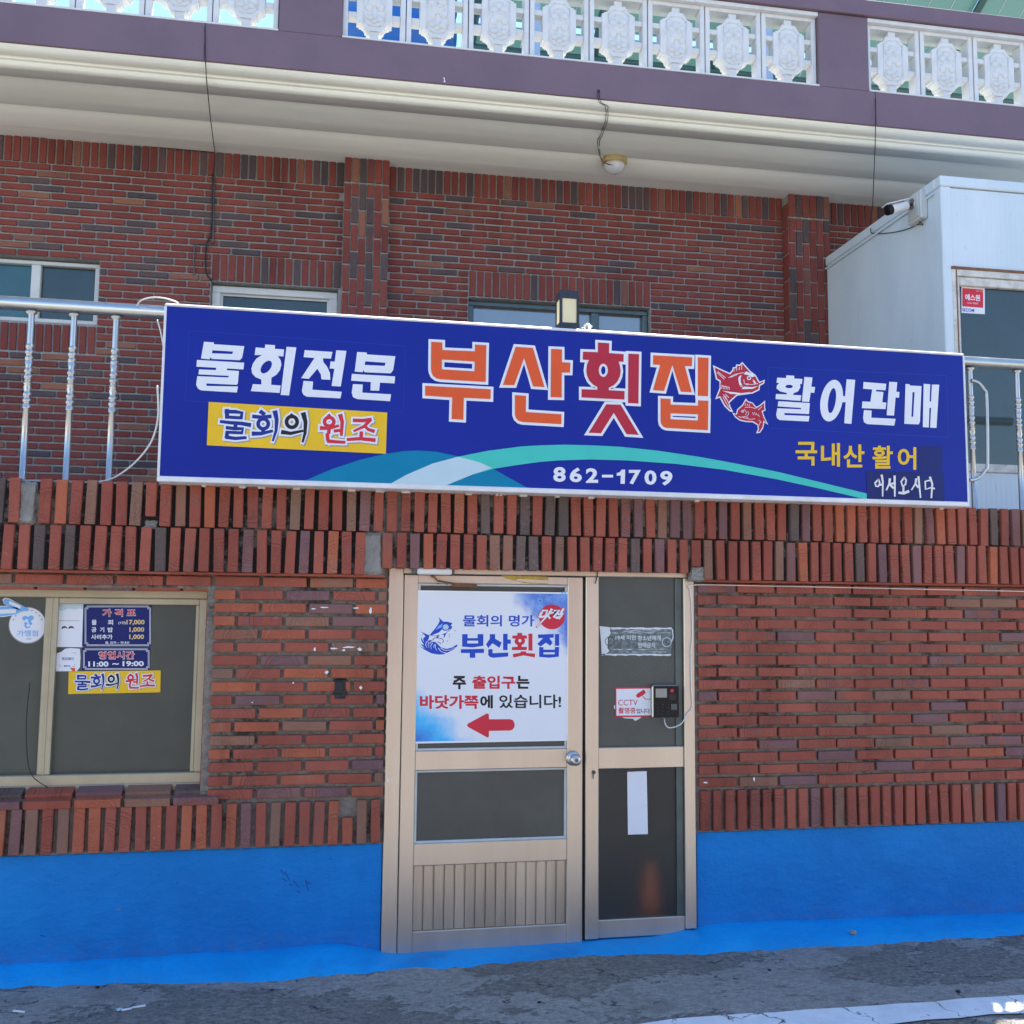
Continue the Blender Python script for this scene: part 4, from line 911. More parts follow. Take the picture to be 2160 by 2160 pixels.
for s, x0, y0, x1, y1, c in (('물', 1038, 362, 1094, 420, 'paper_white'), ('회', 1220, 362, 1280, 420, 'paper_white'), ('(1인)', 1340, 378, 1425, 416, 'paper_white'), ('17,000', 1432, 362, 1636, 422, 'ink_yellow'), ('공', 1035, 446, 1092, 502, 'paper_white'), ('기', 1130, 446, 1180, 502, 'paper_white'), ('밥', 1218, 446, 1278, 502, 'paper_white'),
                           ('1,000', 1465, 446, 1632, 506, 'ink_yellow'), ('사리추가', 1030, 528, 1274, 584, 'paper_white'), ('1,000', 1463, 528, 1630, 588, 'ink_yellow'), ('쌀, 김치 ~ 국내산', 1190, 606, 1466, 636, 'paper_white')):
    if c == 'ink_yellow': text('price', LO, s, rect(Z5, x0, y0, x1, y1), y-.0004, 0, MAT['paper_white'], pb, .03); text('price', LO, s, rect(Z5, x0+2, y0+3, x1-2, y1-3), y-.0008, 0, MAT['ink_yellow'], pb, .005)
    else: text('lettering', LO, s, rect(Z5, x0, y0, x1, y1), y-.0004, 0, MAT[c], pb, .025)
hb = wst('hours_board', [Z5(930, 676), Z5(1700, 680), Z5(1690, 932), Z5(928, 936)], 'sign_navy', 'navy opening hours plate reading 11:00 to 19:00', 'hours plate', .002)
frame_lines(hb, (944, 690, 1688, 924), y, .9, 20)
text('heading_edge', LO, '영업시간', rect(Z5, 1112, 716, 1524, 810), y-.0004, 0, MAT['paper_white'], hb, .05); text('heading', LO, '영업시간', rect(Z5, 1118, 722, 1518, 804), y-.0008, 0, MAT['ink_red'], hb, .02)
for s, x0, x1, yy0, yy1 in (('11:00', 1000, 1228, 832, 892), ('~', 1272, 1345, 850, 872), ('19:00', 1388, 1628, 828, 888)): text('lettering', LO, s, rect(Z5, x0, yy0, x1, yy1), y-.0004, 0, MAT['paper_white'], hb, .035)

# brush-lettered yellow banner, drawn once in the coordinates of the big sign's banner
BQ = [(374, 772), (1650, 848), (1640, 1143), (360, 1082)]
BN = [('ink_navy', [([(500, 830), (502, 888)], 24), ([(490, 842), (560, 844), (606, 852), (598, 892)], 22), ([(503, 882), (598, 888)], 18), ([(458, 914), (520, 922), (600, 928), (664, 940)], 22, (.8, 1.1)), ([(562, 930), (558, 962)], 22),
                    ([(498, 958), (560, 966), (612, 966), (602, 998)], 20), ([(500, 990), (602, 996)], 17), ([(503, 990), (498, 1028)], 22), ([(496, 1026), (560, 1036), (632, 1030)], 22, (1, .8)),
                    ([(736, 842), (762, 862)], 24), ([(683, 878), (740, 884), (808, 878)], 22), ('ring', (755, 932), 36, 36, 21), ([(757, 965), (752, 998)], 22), ([(680, 1002), (740, 1002), (818, 984)], 24, (1.1, .7)), ([(838, 842), (850, 900), (846, 980), (824, 1052)], 27, (1.1, .45))]),
      ('ink_black', [('ring', (958, 918), 38, 40, 22), ([(950, 868), (962, 880)], 24), ([(888, 992), (950, 1002), (1034, 984)], 24, (1.1, .6)), ([(1040, 856), (1056, 920), (1052, 1000), (1036, 1062)], 28, (1.1, .45))]),
      ('ink_red', [('ring', (1226, 918), 34, 32, 21), ([(1220, 870), (1232, 884)], 22), ([(1164, 964), (1228, 966), (1292, 948)], 22, (1.1, .7)), ([(1226, 968), (1222, 1002)], 20), ([(1264, 986), (1308, 982)], 18), ([(1306, 868), (1320, 920), (1314, 1016)], 25, (1.1, .7)), ([(1212, 1008), (1216, 1052), (1230, 1064)], 22), ([(1216, 1060), (1270, 1066), (1338, 1070)], 22, (1, .8)),
                   ([(1403, 908), (1470, 910), (1530, 902)], 22), ([(1522, 906), (1482, 952), (1408, 986)], 24, (1, .6)), ([(1480, 946), (1510, 976), (1552, 990)], 22, (.7, 1)), ([(1460, 996), (1458, 1034)], 22), ([(1360, 1050), (1450, 1044), (1558, 1056)], 24, (.8, 1))])]
def banner(parent, F, y, quad_world, sc):
    """letters in unit coordinates of the banner; quad_world TL TR BR BL"""
    TL, TR, BRr, BL = [V(p) for p in quad_world]; B0, B1, B2, B3 = [V(p) for p in BQ]
    def xf(p):
        v = (p[1]-(B0.y+(B1.y-B0.y)*((p[0]-B0.x)/(B1.x-B0.x))))/(B3.y-B0.y); xl = B0.x+(B3.x-B0.x)*v; xr = B1.x+(B2.x-B1.x)*v
        u = (p[0]-xl)/(xr-xl); q_ = (TL*(1-u)+TR*u)*(1-v)+(BL*(1-u)+BRr*u)*v; return (q_.x, q_.y)
    k = 1e-4*sc
    for c, ss in BN:
        sh = [tuple([[(a_[0]+8, a_[1]+8) for a_ in s_[0]]])+tuple(s_[1:]) if s_[0] != 'ring' else ('ring', (s_[1][0]+8, s_[1][1]+8), *s_[2:]) for s_ in ss]
        strokes('letter_shadow', F, sh, y-.0004, 0, MAT['ink_grey'], parent, 2e-5, xf, 34)
        strokes('letter_edge', F, ss, y-.0010, 0, MAT['paper_white'], parent, 3e-5, xf, 34)
        strokes('letter', F, ss, y-.0018, 0, MAT[c], parent, 3e-5, xf, 5)
yq = [Z5(780, 946), Z5(1820, 934), Z5(1816, 1182), Z5(772, 1202)]
yb = wst('yellow_banner', yq, 'ink_yellow', 'small yellow banner with brush lettering under the hours plate', 'banner', .002)
banner(yb, LO, gy-.002, w2(LO, gy, yq), .4)
cable('window_cable', LO, [(C7(170, 0), .06), (C7(150, 200), .058), (C7(155, 420), .056), (C7(185, 530), .05), (C7(270, 592), .04)], .0022, MAT['rubber'], 'thin dark cable hanging across the left window pane')

# ------------------------------------------------------------------ terrace behind the street wall
mb = MB(); mb.box(-4.2, 6.2, -.03, 2.62, 1.80, 2.000); mb.box(-2.6, 4.6, -.045, .10, 2.002, 2.0455, .006)
o = mb.top('terrace_floor', MAT['terrace'], LO); tag(o, 'cement terrace floor above the street wall', None, None, 'structure')

# ------------------------------------------------------------------ the big sign
SY = -.17
s0, s1, s2, s3 = Z1(57, 60), Z4(1832, 25), Z4(1868, 1312), Z1(5, 1310)
q = w2(LO, SY, [s0, s1, s2, s3]); sx0 = (q[0][0]+q[3][0])/2; sx1 = (q[1][0]+q[2][0])/2; sz1 = (q[0][1]+q[1][1])/2; sz0 = (q[2][1]+q[3][1])/2
sg = thing('shop_sign', 'long blue box sign with orange and white lettering and fish', 'sign', LO, ((sx0+sx1)/2, -.1, sz0))
mb = MB(); fw = .014
mb.box(sx0, sx1, SY-.004, -.026, sz1-fw, sz1, .0065).box(sx0, sx1, SY-.004, -.026, sz0-.012, sz0+fw*.8, .003).box(sx0, sx0+fw*.75, SY-.0035, -.026, sz0+fw*.8, sz1-fw, .002).box(sx1-fw*.75, sx1, SY-.0035, -.026, sz0+fw*.8, sz1-fw, .002)
mb.box(sx0+.01, sx1-.01, -.06, -.03, sz0+.011, sz1-.014)
mb.part('box_frame', MAT['sign_frame'], sg)
mb = MB(); mb.box(sx0+fw*.75, sx1-fw*.75, SY, SY+.02, sz0+fw*.8, sz1-fw); fc = mb.part('blue_face', MAT['sign_blue'], sg)
T1 = .0010
# waves
def zw(*pts): return [ZW(*p) for p in pts]
hill = zw((6, 304), (200, 222), (380, 162), (560, 120), (680, 102), (780, 98), (900, 106), (1050, 137), (1200, 180), (1300, 228), (1400, 285), (1545, 364), (1000, 342), (570, 331), (5, 312))
shape('teal_hill', LO, [hill], SY, .0006, MAT['teal_dark'], sg)
sw = zw((575, 331), (700, 262), (880, 185), (1050, 140), (1250, 100), (1480, 70))+[ZX(0, 152), ZX(200, 147), ZX(420, 152), ZX(660, 165), ZX(950, 195), ZX(1300, 247), ZX(1600, 302), ZX(1932, 368), Z4(1000, 1212), Z4(998, 1263), Z4(600, 1170), ZX(1932, 430), ZX(1500, 352), ZX(1100, 303), ZX(700, 275), ZX(400, 267), ZX(150, 275), ZX(0, 287)]+zw((1480, 192), (1300, 220), (1150, 260), (955, 340))
shape('teal_swoosh', LO, [sw], SY-.0007, .0006, MAT['teal_light'], sg)
shape('pale_overlap', LO, [zw((577, 331), (700, 262), (880, 185), (1050, 140), (1130, 160), (1200, 180), (1282, 216), (1150, 260), (955, 340))], SY-.0014, .0004, MAT['teal_pale'], sg)
# navy cover patches
shape('cover_patch', LO, [[Z4(995, 1020), Z4(1400, 1030), Z4(1655, 1035), Z4(1660, 1290), Z4(1002, 1268)]], SY-.0014, .0004, MAT['sign_navy'], sg)
shape('cover_patch', LO, [[Z4(1437, 808), Z4(1640, 814), Z4(1640, 1030), Z4(1437, 1024)]], SY-.0002, .0004, MAT['sign_navy'], sg)
def frame_of(lps, wd, nm):
    for lp in lps: strokes(nm, LO, [([lp[k], lp[(k+1) % len(lp)]], wd) for k in range(len(lp))], SY-.0006, 0, MAT['ink_royal'], sg, 2e-5)
frame_of([[Z1(235, 262), Z1(1775, 372), Z1(1765, 845), Z1(205, 765)]], .5, 'sheet_edge'); frame_of([[Z4(160, 140), Z4(1673, 210), Z4(1692, 735), Z4(165, 655)]], .6, 'sheet_edge')
# four big letters, orange and crimson with white edge
BIG = [
 ('ink_orange', Z2, [[(240, 200), (352, 206), (352, 283), (686, 297), (686, 228), (800, 235), (793, 608), (330, 580), (290, 570), (258, 545), (242, 510), (237, 470)], [(348, 378), (683, 400), (681, 500), (346, 480)]]),
 ('ink_orange', Z2, [[(178, 648), (845, 683), (843, 782), (570, 768), (566, 992), (448, 985), (454, 765), (178, 747)]]),
 ('ink_orange', Z2, [[(1100, 250), (1275, 262), (1392, 660), (1277, 652), (1185, 362), (1085, 640), (970, 638)]]),
 ('ink_orange', Z2, [[(1460, 272), (1570, 277), (1570, 408), (1655, 412), (1652, 512), (1568, 512), (1567, 765), (1456, 762)]]),
 ('ink_orange', Z2, [[(1092, 742), (1204, 750), (1202, 914), (1566, 938), (1563, 1038), (1165, 1015), (1130, 1004), (1105, 980), (1092, 945)]]),
 ('ink_crimson', Z3, [[(268, 100), (372, 107), (370, 198), (506, 208), (504, 278), (458, 276), (472, 318), (478, 365), (470, 415), (450, 458), (415, 495), (368, 518), (368, 542), (515, 550), (512, 628), (117, 608), (117, 533), (263, 537), (263, 512), (222, 488), (188, 452), (167, 405), (160, 360), (167, 305), (185, 262), (128, 258), (130, 185), (268, 190)], [(318+43*math.cos(a), 357+62*math.sin(a)) for a in [2*math.pi*k/20 for k in range(20)]]]),
 ('ink_crimson', Z3, [[(550, 203), (648, 208), (642, 665), (547, 660)]]),
 ('ink_crimson', Z3, [[(345, 672), (478, 676), (645, 955), (533, 948), (415, 750), (295, 940), (183, 935)]]),
 ('ink_orange', Z3, [[(780, 218), (1140, 238), (1137, 320), (1072, 318), (1137, 560), (1035, 555), (957, 306), (880, 548), (777, 540), (845, 308), (778, 303)]]),
 ('ink_orange', Z3, [[(1193, 237), (1292, 243), (1287, 598), (1193, 592)]]),
 ('ink_orange', Z3, [[(848, 618), (940, 622), (940, 675), (1195, 685), (1195, 635), (1290, 640), (1285, 912), (900, 890), (872, 878), (854, 855), (848, 825)], [(940, 755), (1195, 765), (1193, 822), (940, 810)]]),
]
for i, (c, zf, lps) in enumerate(BIG):
    lw_ = [w2(LO, SY, [zf(*p) for p in lp]) for lp in lps]
    outer = [grow(lw_[0], .0125)]+[grow(lp, -.0115) if len(lp) > 6 else grow(lp, -.0115) for lp in lw_[1:]]
    e_ = shape('letter_edge', LO, outer, SY-.0003-i*.0001, .0004, MAT['paper_white'], sg, True)
    shape('letter', LO, lw_, SY-.0018, .0012, MAT[c], sg, True)
# white slanted lettering
WHITE = [(Z1, [[(340, 342), (410, 347), (412, 360), (628, 374), (613, 455), (597, 474), (395, 465), (386, 452), (380, 468), (319, 462)], [(400, 403), (548, 412), (543, 430), (397, 425)]]),
 (Z1, [[(290, 472), (627, 492), (622, 540), (505, 533), (503, 545), (590, 552), (582, 640), (575, 650), (357, 640), (358, 658), (583, 662), (575, 705), (320, 690), (298, 678), (284, 650), (292, 588), (515, 598), (517, 586), (300, 575), (305, 540), (425, 545), (427, 528), (286, 520)]]),
 (Z1, [[(778, 362), (848, 367), (846, 393), (912, 397), (908, 447), (868, 444), (888, 475), (893, 505), (883, 545), (858, 578), (822, 600), (820, 650), (888, 655), (880, 708), (675, 695), (690, 645), (750, 648), (750, 612), (708, 595), (684, 568), (679, 535), (690, 498), (715, 462), (755, 437), (702, 437), (710, 383), (775, 388)], [(785+36*math.cos(a)-.45*44*math.sin(a), 523+46*math.sin(a)) for a in [2*math.pi*k/20 for k in range(20)]]]),
 (Z1, [[(930, 378), (1000, 383), (948, 726), (888, 722)]]),
 (Z1, [[(1060, 402), (1258, 415), (1248, 463), (1190, 460), (1193, 487), (1220, 520), (1240, 565), (1243, 614), (1180, 611), (1175, 575), (1150, 535), (1090, 607), (1035, 602), (1130, 458), (1052, 452)]]),
 (Z1, [[(1285, 403), (1358, 408), (1318, 662), (1252, 658), (1272, 535), (1238, 533), (1245, 483), (1275, 484)]]),
 (Z1, [[(1052, 622), (1120, 627), (1115, 685), (1325, 700), (1315, 747), (1075, 735), (1050, 720), (1040, 695)]]),
 (Z1, [[(1435, 415), (1503, 419), (1505, 433), (1708, 446), (1692, 545), (1675, 568), (1488, 560), (1480, 545), (1474, 560), (1417, 555)], [(1493, 482), (1638, 492), (1632, 515), (1488, 508)]]),
 (Z1, [[(1397, 572), (1706, 590), (1702, 640), (1598, 634), (1592, 692), (1530, 690), (1533, 630), (1392, 620)]]),
 (Z1, [[(1405, 645), (1475, 648), (1472, 706), (1677, 718), (1670, 767), (1435, 752), (1405, 738), (1396, 705)]]),
 (Z4, [[(316, 208), (383, 212), (382, 235), (452, 240), (448, 282), (432, 282), (435, 310), (415, 345), (375, 362), (375, 375), (443, 378), (435, 425), (225, 410), (228, 367), (320, 370), (320, 358), (265, 345), (233, 320), (235, 295), (255, 275), (232, 270), (240, 228), (315, 232)], [(340+32*math.cos(a), 303+15*math.sin(a)) for a in [2*math.pi*k/16 for k in range(16)]]]),
 (Z4, [[(470, 222), (537, 227), (528, 305), (560, 308), (553, 357), (522, 355), (510, 435), (448, 430)]]),
 (Z4, [[(248, 428), (515, 444), (508, 537), (300, 528), (300, 546), (512, 554), (505, 600), (260, 588), (237, 572), (230, 540), (240, 488), (440, 497), (442, 485), (243, 472)]]),
 (Z4, [[(700+94*math.cos(a)-.14*170*math.sin(a), 423+177*math.sin(a)) for a in [2*math.pi*k/30 for k in range(30)]], [(703+33*math.cos(a)-.14*105*math.sin(a), 423+107*math.sin(a)) for a in [2*math.pi*k/24 for k in range(24)]]]),
 (Z4, [[(828, 242), (900, 247), (868, 620), (808, 615), (820, 437), (785, 436), (788, 385), (815, 386)]]),
 (Z4, [[(972, 265), (1163, 280), (1158, 335), (1080, 331), (1075, 345), (1140, 350), (1130, 437), (1165, 440), (1158, 495), (957, 487), (962, 430), (1030, 433), (1045, 328), (968, 322)]]),
 (Z4, [[(1190, 263), (1257, 267), (1250, 347), (1276, 350), (1272, 398), (1243, 397), (1230, 550), (1168, 547)]]),
 (Z4, [[(975, 503), (1040, 507), (1037, 568), (1243, 578), (1232, 635), (1000, 622), (975, 605), (968, 570)]]),
 (Z4, [[(1328, 282), (1362, 284), (1365, 295), (1463, 300), (1450, 600), (1440, 625), (1318, 620)], [(1387, 350), (1405, 352), (1393, 560), (1377, 560)]]),
 (Z4, [[(1482, 280), (1537, 285), (1532, 430), (1545, 430), (1552, 287), (1613, 288), (1590, 655), (1537, 652), (1545, 485), (1530, 484), (1525, 650), (1475, 648)]]),
]
for i, (zf, lps) in enumerate(WHITE): shape('letter', LO, [[zf(*p) for p in lp] for lp in lps], SY-.0002-(i % 3)*.0001, .0012, MAT['paper_white'], sg)
for s, b_ in (('국', (395, 773, 577, 975)), ('내', (610, 783, 772, 983)), ('산', (800, 795, 980, 990)), ('활', (1047, 805, 1220, 1000)), ('어', (1262, 818, 1420, 1010))):
    text('letter', LO, s, rect(Z4, *b_), SY-.0012, 0, MAT['ink_yellow'], sg, .022)
HW = [[([(1098, 1092), (1070, 1122), (1078, 1150), (1098, 1152), (1110, 1122), (1098, 1090)], 15), ([(1104, 1140), (1138, 1132)], 16), ([(1126, 1054), (1136, 1110), (1134, 1234)], 19, (1, .6))],
      [([(1196, 1086), (1190, 1130), (1166, 1182)], 20, (1, .6)), ([(1188, 1128), (1226, 1166)], 18), ([(1204, 1130), (1236, 1122)], 16), ([(1236, 1062), (1238, 1235)], 19, (1, .7))],
      [([(1318, 1074), (1292, 1110), (1302, 1148), (1328, 1136), (1334, 1098), (1316, 1072)], 15), ([(1312, 1152), (1310, 1200)], 17), ([(1272, 1204), (1312, 1210), (1356, 1192)], 24, (.8, 1))],
      [([(1420, 1086), (1412, 1130), (1380, 1180)], 18, (1, .6)), ([(1412, 1128), (1436, 1160)], 16), ([(1438, 1068), (1456, 1246)], 18, (1, .7))],
      [([(1532, 1100), (1496, 1108), (1498, 1176), (1542, 1162)], 14), ([(1536, 1072), (1556, 1130), (1548, 1248)], 19, (1, .7)), ([(1552, 1164), (1576, 1170)], 14)]]
for ss in HW: strokes('letter', LO, [([Z4(*p) for p in s_[0]], s_[1]/4.025, *(s_[2:] or ())) for s_ in ss], SY-.0022, 0, MAT['white_plastic'], sg, 2e-5)
xs_ = [(104, 206, 328, 450), (238, 338, 333, 453), (370, 470, 338, 458), (502, 592, 392, 414), (622, 690, 350, 466), (720, 818, 352, 470), (848, 946, 356, 474), (976, 1076, 360, 480)]
shape('digit', LO, [[ZX(*p) for p in ((622, 378), (648, 370), (662, 350), (690, 350), (687, 466), (652, 465), (655, 398), (622, 400))]], SY-.0010, .0006, MAT['paper_white'], sg)
for ch, (x0, x1, y0, y1) in zip('862-1709', xs_):
    if ch != '1': text('digit', LO, ch, rect(ZX, x0, y0, x1, y1), SY-.0016, 0, MAT['paper_white'], sg, .035 if ch not in '-1' else .0)
yq2 = [Z1(374, 772), Z1(1650, 848), Z1(1640, 1143), Z1(360, 1082)]
bp_ = plate('yellow_panel', LO, yq2, SY-.0018, .0006, MAT['ink_yellow'], sg); banner(bp_, LO, SY-.0026, w2(LO, SY, yq2), 1)
# the two fish
def fz(pts): return [ZF(*p) for p in pts]
f1w = [Z3(1333, 308), Z3(1420, 350), Z3(1490, 380), Z3(1515, 350), Z3(1515, 330), Z3(1545, 325), Z3(1550, 300), Z3(1580, 305), Z3(1605, 278), Z3(1680, 362), Z3(1730, 400), Z3(1765, 462), Z3(1815, 443), Z3(1808, 480), Z3(1770, 500), Z3(1765, 540), Z3(1700, 572), Z3(1560, 590), Z3(1520, 625), Z3(1485, 660), Z3(1500, 700), Z3(1522, 740), Z3(1490, 738), Z3(1440, 690), Z3(1395, 610), Z3(1355, 625), Z3(1395, 520), Z3(1395, 460), Z3(1362, 440)]
e1 = shape('fish_emblem', LO, [f1w], SY-.0004, .0006, MAT['paper_white'], sg)
red = MAT['ink_crimson']; yf = SY-.0016
shape('red_body', LO, [grow(w2(LO, SY, f1w), -.0062)], SY-.0011, .0003, red, e1, True)
for lp in ([Z3(1440, 455), Z3(1490, 405), Z3(1560, 372), Z3(1640, 362), Z3(1600, 392), Z3(1540, 402), Z3(1480, 440)], [Z3(1362, 352), Z3(1470, 425), Z3(1530, 460), Z3(1500, 470), Z3(1430, 438), Z3(1380, 425)],
           [Z3(1565, 440), Z3(1590, 405), Z3(1610, 400), Z3(1600, 440), Z3(1612, 480), Z3(1640, 500), Z3(1720, 500), Z3(1755, 488), Z3(1750, 510), Z3(1690, 540), Z3(1560, 552), Z3(1480, 548), Z3(1540, 525), Z3(1580, 505), Z3(1562, 478)],
           [Z3(1410, 560), Z3(1440, 555), Z3(1530, 585), Z3(1500, 612), Z3(1478, 640), Z3(1482, 690), Z3(1500, 725), Z3(1460, 690), Z3(1420, 620)],
           [Z3(1640, 430), Z3(1650, 410), Z3(1680, 402), Z3(1700, 425), Z3(1690, 450), Z3(1710, 470), Z3(1680, 475), Z3(1650, 460)], [Z3(1700, 400), Z3(1722, 412), Z3(1752, 470), Z3(1735, 478), Z3(1720, 440)], [Z3(1760, 478), Z3(1808, 452), Z3(1775, 485)],
           [Z3(1400, 480), Z3(1440, 470), Z3(1480, 490), Z3(1470, 525), Z3(1410, 540)], [Z3(1520, 345), Z3(1545, 340), Z3(1562, 318), Z3(1575, 342), Z3(1602, 300), Z3(1618, 340), Z3(1650, 352), Z3(1580, 352), Z3(1525, 372)]):
    shape('red_print', LO, [lp], yf-.0001*random.random(), .0003, red, e1)
shape('eye', LO, [ell(Z3, 1668, 428, 20, 19, 0, 18), ell(Z3, 1668, 428, 11, 11, 0, 18)], yf-.0006, .0003, MAT['paper_white'], e1)
for lp in ([(1640, 366), (1700, 388), (1722, 412), (1700, 420), (1660, 400), (1620, 392)], [(1568, 440), (1575, 415), (1600, 398), (1590, 430), (1592, 470), (1610, 500), (1580, 490)], [(1700, 440), (1720, 452), (1738, 480), (1715, 478)], [(1620, 508), (1700, 512), (1755, 500), (1700, 528), (1600, 530)], [(1420, 545), (1500, 556), (1600, 568), (1690, 556), (1600, 580), (1500, 575)]):
    shape('white_print', LO, [[Z3(*p) for p in lp]], yf-.0005, .0002, MAT['paper_white'], e1)
for ln in ([(1480, 425), (1540, 392), (1620, 378)], [(1530, 345), (1530, 365)], [(1555, 330), (1552, 360)], [(1580, 325), (1576, 355)], [(1602, 305), (1600, 350)], [(1640, 480), (1690, 488), (1750, 480)], [(1370, 375), (1440, 440)], [(1425, 600), (1480, 700)], [(1445, 590), (1480, 660)]):
    strokes('white_line', LO, [([Z3(*p) for p in ln], 1.2)], yf-.0007, 0, MAT['paper_white'], e1)
for k in range(6): strokes('scale_line', LO, [([Z3(1405+14*k, 490+4*k), Z3(1420+14*k, 505+3*k), Z3(1412+14*k, 525+2*k)], 1.1)], yf-.0006, 0, MAT['paper_white'], e1)
for ln in ([(1575, 470), (1590, 505), (1640, 520), (1730, 515)], [(1430, 580), (1470, 640)], [(1450, 575), (1480, 610)], [(1380, 370), (1450, 425)], [(1500, 420), (1560, 395)], [(1620, 440), (1625, 480), (1660, 492)]):
    strokes('white_line', LO, [([Z3(*p) for p in ln], 1.3)], yf-.0008, 0, MAT['paper_white'], e1)
f2w = [ZF(178, 1560), ZF(240, 1585), ZF(260, 1510), ZF(340, 1440), ZF(395, 1342), ZF(430, 1385), ZF(500, 1405), ZF(560, 1475), ZF(620, 1440), ZF(698, 1372), ZF(695, 1460), ZF(705, 1530), ZF(660, 1550), ZF(690, 1640), ZF(745, 1755), ZF(685, 1715), ZF(670, 1800), ZF(620, 1880), ZF(556, 1888), ZF(585, 1820), ZF(575, 1760), ZF(500, 1715), ZF(400, 1712), ZF(300, 1690), ZF(230, 1640)]
e2 = shape('fish_emblem', LO, [f2w], SY-.0004, .0006, MAT['paper_white'], sg)
shape('red_body', LO, [grow(w2(LO, SY, f2w), -.0052)], SY-.0011, .0003, red, e2, True)
for lp in ([(265, 1600), (330, 1610), (400, 1600), (420, 1540), (400, 1500), (450, 1510), (470, 1560), (450, 1620), (500, 1600), (520, 1640), (440, 1680), (330, 1670), (280, 1645)], [(370, 1460), (390, 1400), (420, 1440), (440, 1415), (480, 1440), (520, 1465)], [(400, 1490), (480, 1480), (550, 1500), (560, 1530), (480, 1520)],
           [(560, 1540), (600, 1490), (680, 1430), (660, 1500), (620, 1540), (540, 1570)], [(560, 1700), (600, 1660), (655, 1670), (660, 1740), (610, 1850), (600, 1770)], [(600, 1600), (650, 1580), (670, 1640), (620, 1640)], [(215, 1595), (270, 1590), (265, 1605)], [(320, 1560), (325, 1525), (360, 1520), (370, 1560), (345, 1580)]):
    shape('red_print', LO, [fz(lp)], yf-.0001*random.random(), .0003, red, e2)
shape('eye', LO, [ell(ZF, 347, 1542, 22, 20, 0, 16), ell(ZF, 347, 1542, 10, 10, 0, 16)], yf-.0006, .0003, MAT['paper_white'], e2)
for ln in ([(300, 1640), (380, 1625), (430, 1640)], [(430, 1540), (440, 1590), (410, 1620)], [(600, 1680), (640, 1720)], [(590, 1520), (650, 1470)], [(390, 1420), (385, 1455)], [(420, 1425), (418, 1460)], [(450, 1425), (452, 1465)], [(380, 1480), (470, 1478), (550, 1500)], [(280, 1625), (350, 1640), (470, 1670), (540, 1660)], [(500, 1560), (520, 1600)], [(530, 1560), (548, 1600)], [(560, 1570), (578, 1610)], [(590, 1590), (610, 1630)], [(600, 1770), (630, 1700)], [(370, 1510), (410, 1560), (390, 1600)]): strokes('white_line', LO, [(fz(ln), 1.0)], yf-.0008, 0, MAT['paper_white'], e2)
# debris along the lower edge of the box
r_ = random.Random(8)
for k in range(16):
    x = sx0+.1+(sx1-sx0-.2)*r_.random(); mb = MB(); mb.box(x, x+r_.uniform(.01, .04), -.09, -.068, sz0-.020, sz0-.010, .003); mb.part('sealant_blob', MAT['worn_white'], sg)
# cables of the sign
cable('sign_cable', LO, [(C4(890, 250), -.03), (C4(895, 420), -.02), (C4(860, 560), .0), (C4(780, 670), .015), (C4(680, 752), .02), (C4(600, 788), .02), (C4(520, 796), .03)], .0042, MAT['white_plastic'], 'white cable sagging from the left end of the sign to the ledge')
cable('rail_cable', LO, [(C1(775, 1730), .0), (C1(800, 1700), -.03), (C1(860, 1684), -.035), (C1(930, 1688), -.035), (C1(1000, 1710), -.03), (C1(1015, 1735), -.02)], .0036, MAT['white_plastic'], 'white cable looped over the left end of the handrail')
cable('end_cable', LO, [(C1(890, 1810), -.02), (C1(910, 1880), -.02), (C1(925, 1960), -.03)], .0036, MAT['white_plastic'], 'short white cable running down beside the sign corner')

# ------------------------------------------------------------------ steel railing on the ledge
RY = .03
rl = thing('terrace_railing', 'stainless steel railing with turned balusters on the ledge', 'railing', LO, (1.0, RY, 2.046))
zr = at(LO, (0, 638), RY).z; rr = .030
mb = MB(); mb.tube([(-2.6, RY, zr), (4.6, RY, zr)], rr, 18); mb.part('handrail', MAT['steel'], rl)
zb = 2.046; bh = zr-rr-zb
prof = [(.0125, 0), (.0125, .30*bh)]
def knot(c):
    o_ = []
    for k in range(3): h = c+(k-1)*.026; o_ += [(.0125, h-.010), (.0165, h-.006), (.0165, h+.004), (.0125, h+.009)]
    return o_
prof = [(.019, 0), (.019, .004), (.0140, .006), (.0140, .43*bh)]+knot(.47*bh)+[(.0125, .50*bh+.02), (.0165, .545*bh), (.0125, .58*bh)]+knot(.61*bh)+[(.0125, .64*bh+.02), (.0165, .70*bh), (.0125, .73*bh)]+knot(.755*bh)+[(.0125, .79*bh+.01), (.0125, bh-.02), (.0125, bh-.016), (.023, bh-.008), (.023, bh-.002)]
prof = sorted(prof, key=lambda q: q[1])
mb = MB(); mb.lathe((0, 0, 0), prof, 16); bme = mb.mesh('baluster', MAT['steel'])
xb0 = at(LO, (57, 840), RY).x; pit = at(LO, (148, 840), RY).x-xb0
for i in (-4, -3, -2, -1, 0, 1, 2): link(bpy.data.objects.new('baluster', bme), rl, (xb0+pit*i, RY, zb))
for px in (2050, 2149): link(bpy.data.objects.new('baluster', bme), rl, (at(LO, (px, 900), RY).x, RY, zb))
xr_ = at(LO, (2149, 900), RY).x+.22
for i in range(3): link(bpy.data.objects.new('baluster', bme), rl, (xr_+.2*i, RY, zb))
loop = [(ZK(245, 866)), ZK(300, 885), ZK(345, 940), ZK(362, 1010), ZK(368, 1480), ZK(350, 1545), ZK(310, 1595), ZK(262, 1618), ZK(232, 1618)]
mb = MB(); mb.tube(smooth_path([at(LO, p, RY-.02) for p in loop], 5), .0085, 10); mb.part('loop_handle', MAT['steel'], rl)
